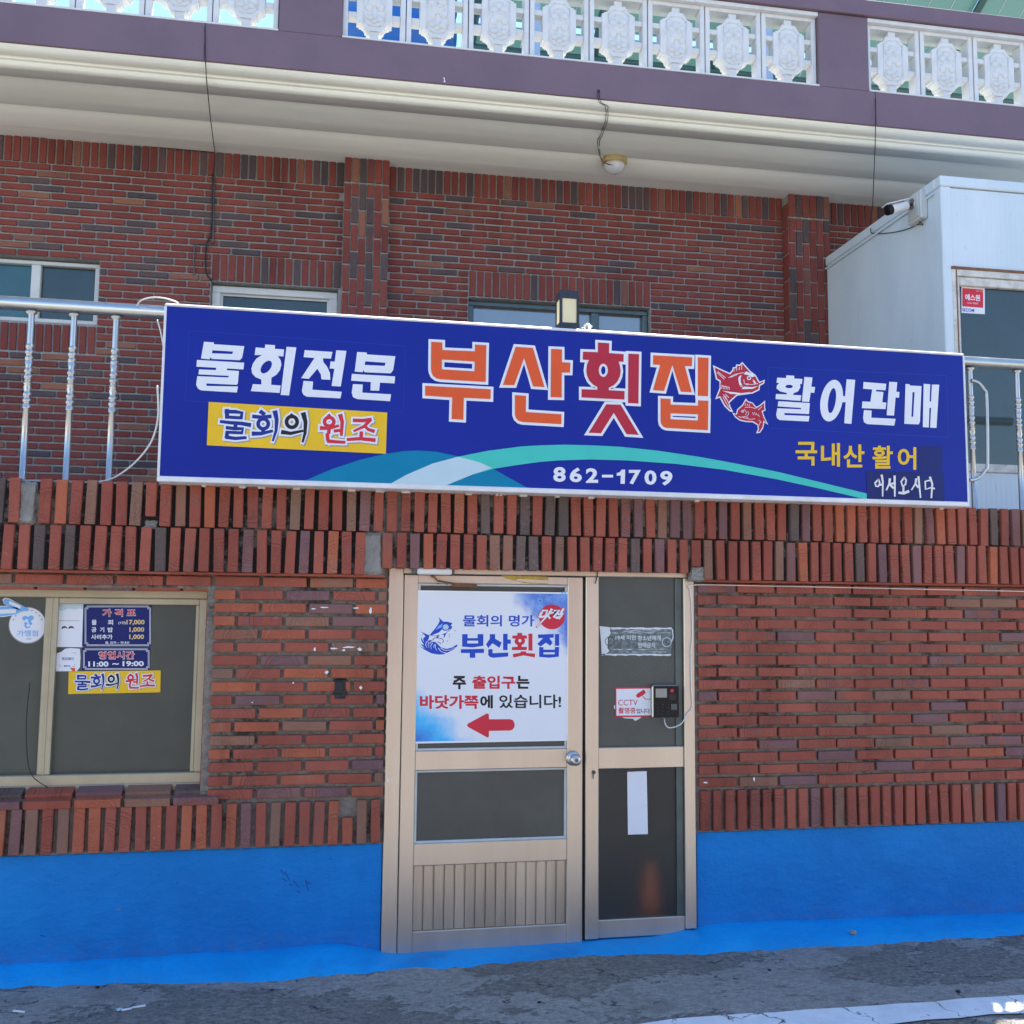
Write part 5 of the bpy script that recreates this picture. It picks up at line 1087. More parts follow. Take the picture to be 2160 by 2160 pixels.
# lantern standing behind the sign and the capped steel post beside it
ly = -.14
a = at(LO, ZL(590, 170), ly); b = at(LO, ZL(1300, 1430), ly)
zb_ = sz1-.003; lc = V(((a.x+b.x)/2+.006, -.095, zb_)); W_ = (b.x-a.x)*.47
ln_ = thing('lantern', 'dark square lantern with cream panels standing on top of the sign', 'lantern', LO, (lc.x, lc.y, sz1-.003))
h = at(LO, ZL(590, 170), -.14).z-zb_
def lant(z0, z1, w0, w1, m_, nm, par):
    mb = MB(); vs = [(lc.x+sx_*w_, lc.y+sy_*w_, z_) for z_, w_ in ((z0, w0), (z1, w1)) for sx_, sy_ in ((-1, -1), (1, -1), (1, 1), (-1, 1))]
    mb.add(vs, [(3, 2, 1, 0), (4, 5, 6, 7)]+[(i, (i+1) % 4, 4+(i+1) % 4, 4+i) for i in range(4)]); return mb.part(nm, m_, par)
lant(zb_, zb_+.012, W_*.80, W_*.80, MAT['rubber'], 'foot', ln_)
lant(zb_+.012, zb_+h*.20, W_*1.02, W_, MAT['charcoal_metal'], 'lower_rim', ln_)
lant(zb_+h*.80, zb_+h, W_*.98, W_*.92, MAT['charcoal_metal'], 'cap', ln_)
for sx_ in (-1, 1):
    for sy_ in (-1, 1):
        mb = MB(); mb.box(lc.x+sx_*W_*.97, lc.x+sx_*W_*.72, lc.y+sy_*W_*.97, lc.y+sy_*W_*.72, zb_+h*.20, zb_+h*.80); mb.part('corner_post', MAT['charcoal_metal'], ln_)
for dx, dy in ((0, -1), (0, 1), (-1, 0), (1, 0)):
    mb = MB(); e = W_*.82
    if dx == 0: mb.box(lc.x-W_*.72, lc.x+W_*.72, lc.y+dy*e, lc.y+dy*(e+.003), zb_+h*.20, zb_+h*.80)
    else: mb.box(lc.x+dx*e, lc.x+dx*(e+.003), lc.y-W_*.72, lc.y+W_*.72, zb_+h*.20, zb_+h*.80)
    mb.part('cream_panel', MAT['yellow_panel'], ln_)
q = at(LO, ZL(1590, 1450), -.07)
mb = MB(); mb.lathe((q.x, -.07, sz1-.002), [(.0185, 0), (.0185, .043), (.0265, .044), (.0265, .047), (.016, .056), (.003, .062)], 18)
mb.top('steel_cap_post', MAT['steel'], LO, 'short stainless post with conical cap on the sign beside the lantern', 'post')

# ------------------------------------------------------------------ upper storey
uw = thing('upper_brick_wall', 'set-back upper brick wall with two pilasters under the eave', 'wall', UP, (1, .1, 2.0))
P1 = (.085, .403); P2 = (3.396, 3.732)
WA = (-2.95, -1.53, 3.392, 3.838); WB = (-.80, .062, 2.75, 3.742); WC = (.985, 2.342, 2.9, 3.742)
def cut(x0, x1, z0, z1, wins, mb, y0, y1):
    """slab with rectangular openings, as butted boxes"""
    cuts = sorted({x0, x1, *[a for w_ in wins for a in w_[:2] if x0 < a < x1]})
    for a, b in zip(cuts, cuts[1:]):
        spans = sorted((w_[2], w_[3]) for w_ in wins if w_[0] <= a+1e-6 and w_[1] >= b-1e-6); z = z0
        for s0_, s1_ in spans:
            if s0_ > z: mb.box(a, b, y0, y1, z, s0_)
            z = s1_
        if z < z1: mb.box(a, b, y0, y1, z, z1)
mb = MB(); cut(-3.3, 5.3, 1.98, 4.70, (WA, WB, WC), mb, 0, .25)
for a, b in (P1, P2): mb.box(a+.004, b-.004, -.095, 0, 1.98, 4.668)
mb.part('mortar', MORTU, uw)
RB = random.Random(23); ubr = []       # (kind, cls, x, y, z, sx, sz, name)
UC = .0502; top = 4.487
hdB = 3.742; hdC = hdB
def blocked(a, b, z):
    for w_, hd in ((WA, 0), (WB, .2), (WC, .2)):
        if z > w_[2]-(.2 if w_ is WA else 0) and z < w_[3]+hd and a < w_[1]-.001 and b > w_[0]+.001: return w_
    return None
for bay0, bay1 in ((-3.28, P1[0]), (P1[1], P2[0]), (P2[1], 4.8)):
    for k in range(49):
        z = top-UC*(k+.5); x = bay0-(.101 if k % 2 else 0)+.013*math.sin(k*1.7)
        if z < 2.04: break
        while x < bay1-.01:
            a, b = max(x, bay0), min(x+.2015, bay1); x += .2015
            if b-a < .03: continue
            if (a > -.15 and z < 2.9) or (a > 3.7 and z < 4.1): continue
            segs = [(a, b)]
            for w_, hd in ((WA, 0), (WB, .193), (WC, .193)):
                lo_ = w_[2]-(.205 if w_ is WA else 0)
                if lo_ < z+.02 and z-.02 < w_[3]+hd:
                    ns_ = []
                    for s_ in segs:
                        if s_[0] < w_[1] and s_[1] > w_[0]:
                            if s_[0] < w_[0]: ns_.append((s_[0], w_[0]))
                            if s_[1] > w_[1]: ns_.append((w_[1], s_[1]))
                        else: ns_.append(s_)
                    segs = ns_
            for s_ in segs:
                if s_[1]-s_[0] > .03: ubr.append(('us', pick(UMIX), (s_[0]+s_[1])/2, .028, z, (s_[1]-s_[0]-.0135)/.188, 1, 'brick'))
def usold(x0, x1, z0, mix, sz=1., y_=.028):
    n_ = max(1, int(round((x1-x0)/.0555))); p_ = (x1-x0)/n_
    for i in range(n_): ubr.append(('uo', pick(mix), x0+p_*(i+.5), y_, z0+.0915*sz, min(1.05, (p_-.012)/.042), sz, 'soldier_brick'))
for bay0, bay1 in ((-3.28, P1[0]), (P1[1], P2[0]), (P2[1], 4.8)): usold(bay0, bay1, 4.490, UTOP)
usold(WB[0], P1[0]-.005, hdB+.007, UMIX); usold(WC[0], WC[1], hdC+.007, UMIX); usold(WA[0], WA[1], WA[2]-.2, UMIX)
for a, b in (P1, P2):
    n_ = 6; p_ = (b-a)/n_
    for i in range(n_):
        ubr.append(('uo', pick(UTOP), a+p_*(i+.5), -.068, 4.487+.088, (p_-.009)/.042, .95, 'soldier_brick'))
        z = 4.478-(.1 if i % 2 else 0); first = i % 2
        if first: ubr.append(('uo', pick(UMIX), a+p_*(i+.5), -.068, 4.478-.05, (p_-.009)/.042, .48, 'soldier_brick'))
        while z > 3.0:
            ubr.append(('uo', pick(UMIX), a+p_*(i+.5), -.068, z-.0975, (p_-.009)/.042, 1.0, 'soldier_brick')); z -= .1965
cnt = {'brick': 0, 'soldier_brick': 0}; rest = MB(); cls_i = {'ured': 0, 'udark': 1, 'utan': 2}
for kind, cls, x, y, z, sx_, sz_, nm in sorted(ubr, key=lambda b: abs(b[2]-1.2)+(0 if b[4] > 3.2 else 5)):
    if cnt[nm] < 290:
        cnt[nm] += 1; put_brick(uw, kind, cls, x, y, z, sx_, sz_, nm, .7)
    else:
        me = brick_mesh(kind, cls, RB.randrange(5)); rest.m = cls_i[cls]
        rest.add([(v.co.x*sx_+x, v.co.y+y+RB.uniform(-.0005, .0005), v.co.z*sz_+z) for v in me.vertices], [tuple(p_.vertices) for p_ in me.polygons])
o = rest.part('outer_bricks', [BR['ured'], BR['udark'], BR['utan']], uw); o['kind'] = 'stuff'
# side cheeks of the right pilaster
mb = MB(); mb.m = 0
for k in range(8): mb.box(P2[0]-.003, P2[0]+.004, -.093, -.004, 3.0+.2*k+.006, 3.2+.2*k-.006, .002)
mb.part('pilaster_cheek', [BR['ured']], uw)
mb = MB(); mb.box(-3.28, P1[0]-.002, -.018, -.001, 4.676, 4.70).box(P1[1]+.002, P2[0]-.002, -.018, -.001, 4.676, 4.70).box(P2[1]+.002, 4.8, -.018, -.001, 4.676, 4.70); mb.part('cement_seam', MAT['concrete'], uw)

def uwindow(w_, label, frame, split, glass, fw_=.05):
    t_ = thing('upper_window', label, 'window', UP, ((w_[0]+w_[1])/2, .1, w_[2]), 'upper storey windows')
    mb = MB(); y0, y1 = .05, .14; a, b, c, d = w_
    mb.box(a+.003, b-.003, y0, y1, d-fw_, d-.012, .004).box(a+.003, b-.003, y0, y1, c+.003, c+fw_, .004).box(a+.003, a+fw_, y0, y1, c+fw_, d-fw_, .004).box(b-fw_, b-.003, y0, y1, c+fw_, d-fw_, .004)
    mb.part('window_frame', MAT[frame], t_)
    if split:
        mb = MB(); mb.box(split-.03, split+.03, y0+.005, y1-.02, c+fw_, d-fw_, .004); mb.part('meeting_stile', MAT[frame], t_)
        mb = MB(); mb.box(a+fw_, split-.03, y0+.04, y0+.045, c+fw_, d-fw_); mb.part('glass_pane', glass[0], t_)
        mb = MB(); mb.box(split+.03, b-fw_, y0+.04, y0+.045, c+fw_, d-fw_); mb.part('glass_pane', glass[1], t_)
    else:
        mb = MB(); mb.box(a+fw_, b-fw_, y0+.04, y0+.045, c+fw_, d-fw_); mb.part('glass_pane', glass[0], t_)
    return t_
uwindow(WA, 'white sliding window above the left railing with teal and grey panes', 'upvc', at(UP, (75, 600), .06).x, (G_TEAL, G_DARK), .038)
wb = uwindow(WB, 'white framed dark window between the left pilaster and the wall wires', 'upvc', None, (G_DARK,), .06)
mb = MB(); mb.box(WB[0]+.055, WB[1]-.055, .075, .085, WB[3]-.075, WB[3]-.055, .002).box(WB[0]+.055, WB[0]+.075, .075, .085, WB[2], WB[3]-.075, .002).box(WB[1]-.075, WB[1]-.055, .075, .085, WB[2], WB[3]-.075, .002); mb.part('inner_sash', MAT['upvc'], wb)
wc = uwindow(WC, 'wide dark framed window behind the lantern mirroring the street', 'dark_alu', at(UP, (1255, 660), .06).x, (G_SKY, G_SKY), .045)

# ------------------------------------------------------------------ moulded eave
prof = [(.25, 4.664), (-.12, 4.660), (-.19, 4.663), (-.25, 4.673), (-.30, 4.690), (-.335, 4.712), (-.358, 4.738), (-.366, 4.756), (-.370, 4.713), (-.385, 4.702), (-.49, 4.694), (-.55, 4.697), (-.61, 4.707), (-.66, 4.723), (-.70, 4.745), (-.725, 4.768), (-.733, 4.782),
        (-.737, 4.716), (-.75, 4.696), (-.90, 4.688), (-.905, 4.664), (-.925, 4.652), (-.95, 4.648), (-.972, 4.656), (-.985, 4.674), (-1.0, 4.678), (-1.005, 4.690), (-1.03, 4.688), (-1.06, 4.696), (-1.08, 4.712), (-1.086, 4.724)]
EPROF = prof
def soffit_z(y):
    for (a, za), (b, zb2) in zip(EPROF, EPROF[1:]):
        if b <= y <= a: return za+(zb2-za)*((a-y)/(a-b) if a != b else 0)
    return 4.70
def atz(p, z):
    d = fwd*FPX + rgt*(p[0]-1080) - upv*(p[1]-1080); return UP.inverted() @ (CAM+d*((z-CAM.z)/d.z))
def under(p, gap=.006):
    """point just below the eave on the sight line of p, for wires that cling to it"""
    y = -1.09
    while y < 0:
        q = at(UP, p, y)
        if q.z >= min(soffit_z(y), soffit_z(y+.01), soffit_z(y-.01))-gap: return q
        y += .004
    return at(UP, p, -.02)
mb = MB()
def fine(seg):
    P_ = [(p_[0], p_[1], 0) for p_ in seg]; return [(q_.x, q_.y) for q_ in smooth_path(P_, 4)]
for a_, b_ in ((0, 8), (8, 17), (17, 20), (20, 25), (25, 31)):
    seg = prof[a_:b_]
    if a_: mb.sweep([prof[a_-1], seg[0]], -4.2, 6.3, 12)
    mb.sweep(fine(seg) if len(seg) > 3 else seg, -4.2, 6.3, 12, True); mb.box(-4.2, 6.3, -1.08, 3.4, 4.76, 4.90)
o = mb.top('eave', MAT['cream'], UP, 'cream eave with long coved mouldings above the brick wall', 'eave')
PY0 = -1.1
pp = thing('roof_parapet', 'purple roof parapet with white openwork cement blocks', 'parapet', UP, (1, -1.0, 4.72))
zo0 = 4.957; zo1 = 5.475; zt_ = 5.585
mb = MB(); mb.box(-4.2, 6.3, PY0, -.90, 4.722, zo0, .004); mb.part('lower_band', MAT['purple'], pp)
mb = MB(); mb.box(-4.2, 6.3, PY0-.02, -.86, zo1, zt_, .004); mb.part('top_rail', MAT['purple'], pp)
for a, b in ((-.315, .058), (3.158, 3.512), (-3.8, -3.44)):
    mb = MB(); mb.box(a, b, PY0+.001, -.90, zo0, zo1-.003, .004); mb.part('post', MAT['purple'], pp)
for a, b in ((-3.44, -.315), (.058, 3.158), (3.512, 6.3)):
    mb = MB(); mb.box(a, b, PY0+.004, -.90, zo1-.030, zo1-.003, .002); mb.part('white_lintel', MAT['white_cement'], pp)
    mb = MB(); mb.box(a+.002, b-.002, PY0-.004, -.94, zo0-.002, zo0+.010, .002); mb.part('white_sill', MAT['white_cement'], pp)
BWD = .387; BH = zo1-.030-zo0-.010; BT = .09
def block_meshes():
    mb = MB(); w_, h_ = BWD/2-.003, BH; f = .030; y0, y1 = -BT/2, BT/2
    mb.box(-w_, -w_+f, y0, y1, 0, h_, .003).box(w_-f, w_, y0, y1, 0, h_, .003).box(-w_+f, w_-f, y0, y1, h_-.026, h_, .003).box(-w_+f, w_-f, y0, y1, 0, .012, .003)
    st = .026
    mb.box(-st, st, y0+.012, y1-.012, .012, h_*.17, .003).box(-st, st, y0+.012, y1-.012, h_*.84, h_-.026, .003)
    for z in (h_*.36, h_*.655):
        mb.box(-w_+f, -.10, y0+.010, y1-.010, z-.017, z+.017, .003).box(.10, w_-f, y0+.010, y1-.010, z-.017, z+.017, .003)
    fr = mb.mesh('openwork_block', MAT['white_cement'])
    # medallion with notched, scalloped corners
    a, z0, z1 = .108, h_*.15, h_*.86; pts = []
    def corner(sx_, sz_):
        cx_, cz_ = sx_*a, (z1 if sz_ > 0 else z0); R_ = .038; o_ = [(cx_, cz_-sz_*(R_+.022)), (cx_-sx_*.014, cz_-sz_*(R_+.020))]
        for k in range(7):
            t = k/6*math.pi/2; o_.append((cx_-sx_*(.014+R_*math.sin(t)*.95), cz_-sz_*(.014+R_*math.cos(t)*.95)))
        o_ += [(cx_-sx_*(R_+.020), cz_-sz_*.014), (cx_-sx_*(R_+.022), cz_)]; return o_
    pts = corner(-1, -1)+corner(1, -1)[::-1]+corner(1, 1)+corner(-1, 1)[::-1]
    mb = MB(); vs, fs = curve_fill([pts], y1-.004, BT-.006); mb.add(vs, fs); md = mb.mesh('medallion', MAT['white_cement'])
    # raised flower on the medallion
    mb = MB(); r_ = random.Random(6); yb_ = y0+.002; zc = (z0+z1)/2
    def dome(x, z, rx, rz, hh):
        n_, m_ = 12, 4; vs = []
        for i in range(m_+1):
            t = i/m_*math.pi/2
            for k in range(n_):
                an = 2*math.pi*k/n_; vs.append((x+rx*math.cos(t)*math.cos(an), yb_-hh*math.sin(t), z+rz*math.cos(t)*math.sin(an)))
        mb.add(vs, [(i*n_+k, i*n_+(k+1) % n_, (i+1)*n_+(k+1) % n_, (i+1)*n_+k) for i in range(m_) for k in range(n_)], True)
    for x, z, rx, rz, hh in ((0, zc+.015, .045, .040, .016), (-.03, zc+.055, .03, .025, .013), (.028, zc+.062, .03, .028, .014), (.0, zc+.085, .035, .025, .012), (-.034, zc-.02, .024, .03, .011), (.036, zc-.015, .024, .03, .012), (0, zc-.055, .018, .045, .010), (-.032, zc-.085, .026, .022, .013), (.032, zc-.09, .026, .022, .013), (0, zc-.108, .02, .018, .012), (.012, zc+.03, .02, .02, .024)):
        dome(x, z, rx, rz, hh)
    zA, zB = z0+.03, z1-.03
    for p0, p1 in (((-.066, zA+.03), (-.066, zB-.03)), ((.066, zA+.03), (.066, zB-.03)), ((-.03, zB), (.03, zB)), ((-.03, zA), (.03, zA)), ((-.066, zB-.03), (-.03, zB)), ((.066, zB-.03), (.03, zB)), ((-.066, zA+.03), (-.03, zA)), ((.066, zA+.03), (.03, zA))):
        mb.tube([(p0[0], yb_, p0[1]), (p1[0], yb_, p1[1])], .0045, 6)
    return fr, md, mb.mesh('flower_relief', MAT['white_cement'])
bfr, bmd, bfl = block_meshes()
xs_ = [-.315-BWD*(i+.5)-.004 for i in range(6)]+[.058+(3.158-.058)/8*(i+.5) for i in range(8)]+[3.512+.396*(i+.5) for i in range(5)]
for x in xs_:
    o = link(bpy.data.objects.new('openwork_block', bfr), pp, (x, -1.02, zo0+.010))
    if x > 3.5: o.scale = (1.02, 1, 1)
    m_ = link(bpy.data.objects.new('medallion', bmd), o); link(bpy.data.objects.new('flower_relief', bfl), m_)
# scar and hole on the parapet band
shape('paint_scar', UP, [[C2(576, 440), C2(584, 438), C2(586, 452), C2(590, 464), C2(578, 466), C2(582, 452)]], PY0, .0012, MAT['paper_white'], pp)
p = at(UP, C2(1456, 515), PY0); mb = MB(); mb.lathe((p.x, PY0, p.z), [(.010, 0), (.010, .001)], 12, 'y'); mb.part('drill_hole', MAT['rubber'], pp)
mb = MB(); x_ = at(UP, C1(1160, 200), PY0).x; mb.box(x_-.0015, x_+.0015, PY0-.002, PY0, 4.73, 4.955); x_ = at(UP, C3(1092, 600), PY0).x; mb.box(x_-.0015, x_+.0015, PY0-.002, PY0, 4.73, 4.955); mb.part('hairline_crack', MAT['rubber'], pp)

# ceiling lamp under the eave
lp_ = at(UP, C2(1545, 870), -.34)
cl_ = thing('eave_lamp', 'round eave lamp with gilt rim and opal glass bowl', 'lamp', UP, (lp_.x, -.34, 4.58))
zc_ = 4.705; n_ = 8
mb = MB(); mb.lathe((lp_.x, -.34, zc_), [(.085, 0), (.095, -.012), (.092, -.035), (.075, -.048)], 8); mb.part('gilt_rim', MAT['gold'], cl_)
mb = MB(); mb.lathe((lp_.x, -.34, zc_-.046), [(.076, 0), (.074, -.018), (.060, -.042), (.036, -.058), (.006, -.064)], 24); mb.part('glass_bowl', MAT['opal_glass'], cl_)
mb = MB()
for xo in (-.006, .006):
    mb.tube(smooth_path([at(UP, C2(1456+xo*900, 518), PY0-.006), at(UP, C2(1462+xo*800, 575), PY0-.012), at(UP, C2(1500+xo*1200, 600), -1.105), *[under(C2(x_+xo*900, y_)) for x_, y_ in ((1502, 620), (1504, 650), (1498, 690), (1484, 730), (1470, 770), (1456, 800))], at(UP, C2(1462+xo*400, 870), -.43), at(UP, C2(1480, 915), -.43), at(UP, C2(1530+xo*1500, 935), -.42)], 6), .0022, 5)
mb.top('lamp_wire', MAT['rubber'], UP, 'loose dark wire hanging from the parapet hole to the eave lamp', 'wire')
# wall wires at the left
cable('eave_wire', UP, [(C1(1160, 150), PY0-.004), (C1(1163, 325), PY0-.006), *[(p_, atz(p_, 4.640).y) for p_ in (C1(1168, 440), C1(1176, 520), C1(1188, 640), C1(1200, 740), C1(1212, 830))], (C1(1216, 862), -.03), (C1(1212, 940), -.022), (C1(1205, 985), -.022)], .0030, MAT['rubber'], 'dark wire dropping from the parapet past the eave onto the left wall')
cable('wall_conduit', UP, [(C1(1205, 985), -.024), (C1(1202, 1150), -.022), (C1(1200, 1250), -.022), (C1(1188, 1340), -.022), (C1(1170, 1380), -.022), (C1(1162, 1480), -.022), (C1(1170, 1550), -.022), (C1(1200, 1590), -.01)], .0055, MAT['rubber'], 'thick dark cable running down the wall to the white framed window')
cable('wall_conduit_grey', UP, [(C1(1212, 985), -.020), (C1(1208, 1200), -.018), (C1(1206, 1380), -.018)], .006, MAT['dark_alu'], 'grey conduit beside the thick dark wall cable')
cable('bent_conduit', UP, [(C1(1195, 1385), -.022), (C1(1140, 1380), -.022), (C1(1105, 1388), -.022), (C1(1100, 1420), -.022), (C1(1096, 1480), -.022), (C1(1100, 1555), -.022)], .005, MAT['dark_alu'], 'short bent grey conduit left of the thick dark cable')
cable('eave_cable', UP, [(C1(-80, 742), -.016), (C1(200, 775), -.016), (C1(580, 797), -.016), (C1(880, 832), -.016), (C1(1205, 862), -.016)], .003, MAT['rubber'], 'thin black cable along the top of the left brick wall')

# ------------------------------------------------------------------ steel clad cabin on the terrace, right
KX0, KX1, KY0, KY1, KZ0, KZ1 = 3.692, 6.2, -1.575, -.116, 2.0, 4.168
cb = thing('steel_cabin', 'pale blue steel clad cabin with rust stains on the terrace', 'cabin', UP, ((KX0+KX1)/2, -.75, 2.0))
kq = lambda p: at(UP, p, KY0)
wx0 = kq(ZK(118, 800)).x; wz1_ = kq(ZK(150, 20)).z; wz0_ = kq(ZK(300, 1560)).z
mb = MB(); mb.box(KX0, KX0+.05, KY0+.05, KY1, KZ0, KZ1-.002, .004); mb.box(KX0+.05, KX1, KY1-.05, KY1, KZ0, KZ1-.002).box(KX0+.05, KX1, KY0+.05, KY1-.05, KZ1-.06, KZ1-.004)
mb.part('side_wall', CLAD, cb)
mb = MB(); mb.box(KX0+.06, wx0, KY0, KY0+.05, KZ0, KZ1-.06, .003).box(wx0, KX1, KY0, KY0+.05, wz1_, KZ1-.06, .003).box(wx0, KX1, KY0, KY0+.05, KZ0, wz0_, .003); mb.part('front_wall', CLAD, cb)
mb = MB(); mb.box(KX0-.006, KX0+.062, KY0-.008, KY0+.06, KZ0, KZ1-.055, .006); mb.part('corner_trim', CLAD, cb)
mb = MB(); mb.box(KX0-.012, KX1, KY0-.014, KY0+.05, KZ1-.055, KZ1+.01, .006).box(KX0-.012, KX0+.05, KY0+.05, KY1, KZ1-.055, KZ1+.012, .006).box(KX0-.016, KX0+.0, KY0+.06, KY1, KZ1-.085, KZ1-.070, .003); mb.part('roof_trim', CLAD, cb)
wf = MB(); z_a = wz1_; wf.box(wx0, wx0+.03, KY0-.012, KY0+.06, wz0_, z_a, .003).box(wx0+.03, KX1, KY0-.012, KY0+.06, z_a-.05, z_a, .003).box(wx0+.03, wx0+.055, KY0+.0, KY0+.06, wz0_+.03, z_a-.05, .003).box(wx0+.055, KX1, KY0, KY0+.06, z_a-.105, z_a-.052, .004).box(wx0+.03, KX1, KY0-.01, KY0+.06, wz0_, wz0_+.05, .003)
wfo = wf.part('window_frame', MAT['worn_white'], cb)
mb = MB(); mb.box(wx0+.05, KX1, KY0+.03, KY0+.035, wz0_+.05, z_a-.10); mb.part('glass_pane', G_DARK, cb)
mb = MB(); mb.box(wx0-.004, KX1, KY0-.016, KY0-.008, z_a-.012, z_a+.006, .002).box(wx0+.024, wx0+.031, KY0-.0145, KY0-.0118, wz0_, z_a-.014); mb.part('rust_edge', MAT['rust'], cb)
gyk = KY0+.029
sq = [ZK(172, 160), ZK(347, 172), ZK(348, 368), ZK(172, 358)]
ss_ = plate('security_sticker', UP, sq, gyk, .001, MAT['paper_white'], label='red and white security sticker on the cabin window', cat='sticker')
plate('red_field', UP, [ZK(178, 170), ZK(336, 182), ZK(336, 320), ZK(178, 308)], gyk-.001, .0003, MAT['ink_red'], ss_)
text('lettering', UP, '에스원', [ZK(200, 214), ZK(312, 222), ZK(312, 270), ZK(200, 262)], gyk-.0018, 0, MAT['paper_white'], ss_, .03)
text('lettering', UP, 'CCTV 작동중', [ZK(216, 276), ZK(296, 281), ZK(296, 294), ZK(216, 289)], gyk-.0018, 0, MAT['paper_white'], ss_, .01)
text('lettering', UP, 'SECOM', [ZK(178, 322), ZK(268, 328), ZK(268, 352), ZK(178, 346)], gyk-.0018, 0, MAT['ink_royal'], ss_, .02)
text('lettering', UP, '경비구역', [ZK(282, 188), ZK(334, 191), ZK(334, 199), ZK(282, 196)], gyk-.0018, 0, MAT['paper_white'], ss_, .0)
# surveillance camera on the cabin corner: lies on the side wall
sxp = KX0
def side(p):    # photo point on the cabin's side wall plane
    d = fwd*FPX+rgt*(p[0]-1080)-upv*(p[1]-1080); Fi = UP.inverted(); o_ = Fi @ CAM; d_ = Fi.to_3x3() @ d; t = (sxp-o_.x)/d_.x; return o_+d_*t
j = side(C3(1350, 1185)); jb = V((KX0-.001, j.y, j.z))
sc_ = thing('surveillance_camera', 'white bullet camera on a grey box at the cabin corner', 'camera', UP, (KX0, jb.y, jb.z-.1))
mb = MB(); mb.box(KX0-.05, KX0-.001, jb.y-.075, jb.y+.075, jb.z-.085, jb.z+.10, .006).box(KX0-.056, KX0-.05, jb.y-.055, jb.y+.055, jb.z-.065, jb.z+.08, .003); mb.part('junction_box', MAT['grey_plastic'], sc_)
c0 = V((KX0-.05, jb.y+.01, jb.z+.035)); c1 = at(UP, C3(1300, 1158), jb.y); c1 = V((KX0-.10, jb.y, jb.z+.03))
hd_ = at(UP, C3(1165, 1190), jb.y-.02); bk_ = at(UP, C3(1262, 1165), jb.y-.02)
mb = MB(); mb.tube([c0, (c0.x-.012, c0.y, c0.z)], .034, 16); mb.tube([(c0.x-.01, c0.y, c0.z), (c0.x-.04, c0.y-.01, c0.z), bk_], .013, 10); mb.part('bracket', MAT['steel'], sc_)
d_ = (hd_-bk_).normalized()
mb = MB(); mb.tube([bk_-d_*.01, bk_, hd_-d_*.012, hd_], [.026, .030, .030, .030], 18); mb.part('camera_body', MAT['white_plastic'], sc_)
mb = MB(); mb.tube([hd_-d_*.02, hd_+d_*.012], .031, 18); mb.part('lens_ring', MAT['black_plastic'], sc_)
u_ = V((0, 0, 1)); s__ = d_.cross(u_).normalized(); vs = []
for e_, wd_ in ((bk_-d_*.005, .032), (hd_+d_*.03, .032)):
    for sgn in (-1, 1): vs.append(e_+s__*sgn*wd_+u_*.033); vs.append(e_+s__*sgn*wd_+u_*.038)
mb = MB(); mb.add(vs, [(0, 1, 3, 2), (4, 6, 7, 5), (0, 4, 5, 1), (2, 3, 7, 6), (1, 5, 7, 3), (0, 2, 6, 4)]); mb.part('sun_shade', MAT['white_plastic'], sc_)
sidey = lambda p: V((KX0-.006, side(p).y, side(p).z))
mb = MB(); mb.tube(smooth_path([at(UP, C3(1092, 560), PY0-.004), at(UP, C3(1091, 730), PY0-.008), *[atz(C3(x_, y_), 4.640) for x_, y_ in ((1089, 840), (1086, 900), (1082, 1000), (1079, 1080))], at(UP, C3(1074, 1180), -.15), sidey(C3(1068, 1290)), sidey(C3(1085, 1322)), sidey(C3(1200, 1315)), sidey(C3(1290, 1292)), sidey(C3(1330, 1272)), sidey(C3(1365, 1272)), V((KX0-.03, jb.y-.02, jb.z-.09))], 6), .0030, 5)
mb.top('camera_wire', MAT['rubber'], UP, 'dark wire dropping from the parapet to the surveillance camera', 'wire')

# ------------------------------------------------------------------ roof: deck, tank, solar canopy
mb = MB(); mb.box(-4.2, 6.3, -.88, 5.4, 4.905, 4.935); o = mb.top('roof_deck', MAT['roof_deck'], UP); tag(o, 'flat green roof deck behind the parapet', None, None, 'structure')
x0 = at(UP, (660, 40), 1.0).x; x1 = at(UP, (968, 70), 1.0).x; R_ = (x1-x0)/2; xc = (x0+x1)/2
tk = thing('water_tank', 'blue plastic water tank on the roof behind the white blocks', 'tank', UP, (xc, 1.0+R_*.3, 4.935))
pr = [(R_*.97, 0)]
for k in range(7): pr += [(R_*.97, .06+.26*k), (R_, .10+.26*k), (R_, .20+.26*k), (R_*.97, .24+.26*k)]
mb = MB(); mb.lathe((xc, 1.0+R_*.3, 4.935), pr+[(R_*.8, 2.05), (R_*.3, 2.15), (R_*.28, 2.2)], 40); mb.part('tank_body', MAT['tank_blue'], tk)
mb = MB(); mb.lathe((xc, 1.0+R_*.3, 4.935+2.2), [(R_*.32, 0), (R_*.32, .06), (R_*.1, .09)], 24); mb.part('tank_lid', MAT['tank_blue'], tk)
sp_ = thing('solar_canopy', 'translucent green solar panels on a dark steel canopy over the roof', 'solar panels', UP, (3.8, 1.6, 4.935))
SXA, SXB = 1.25, 7.4; yH, zH, yL, zL = .55, 7.95, 5.2, 5.45
def can(x, t, dz=0): return (x, yH+(yL-yH)*t, zH+(zL-zH)*t+dz)
ncol, nrow = 5, 3
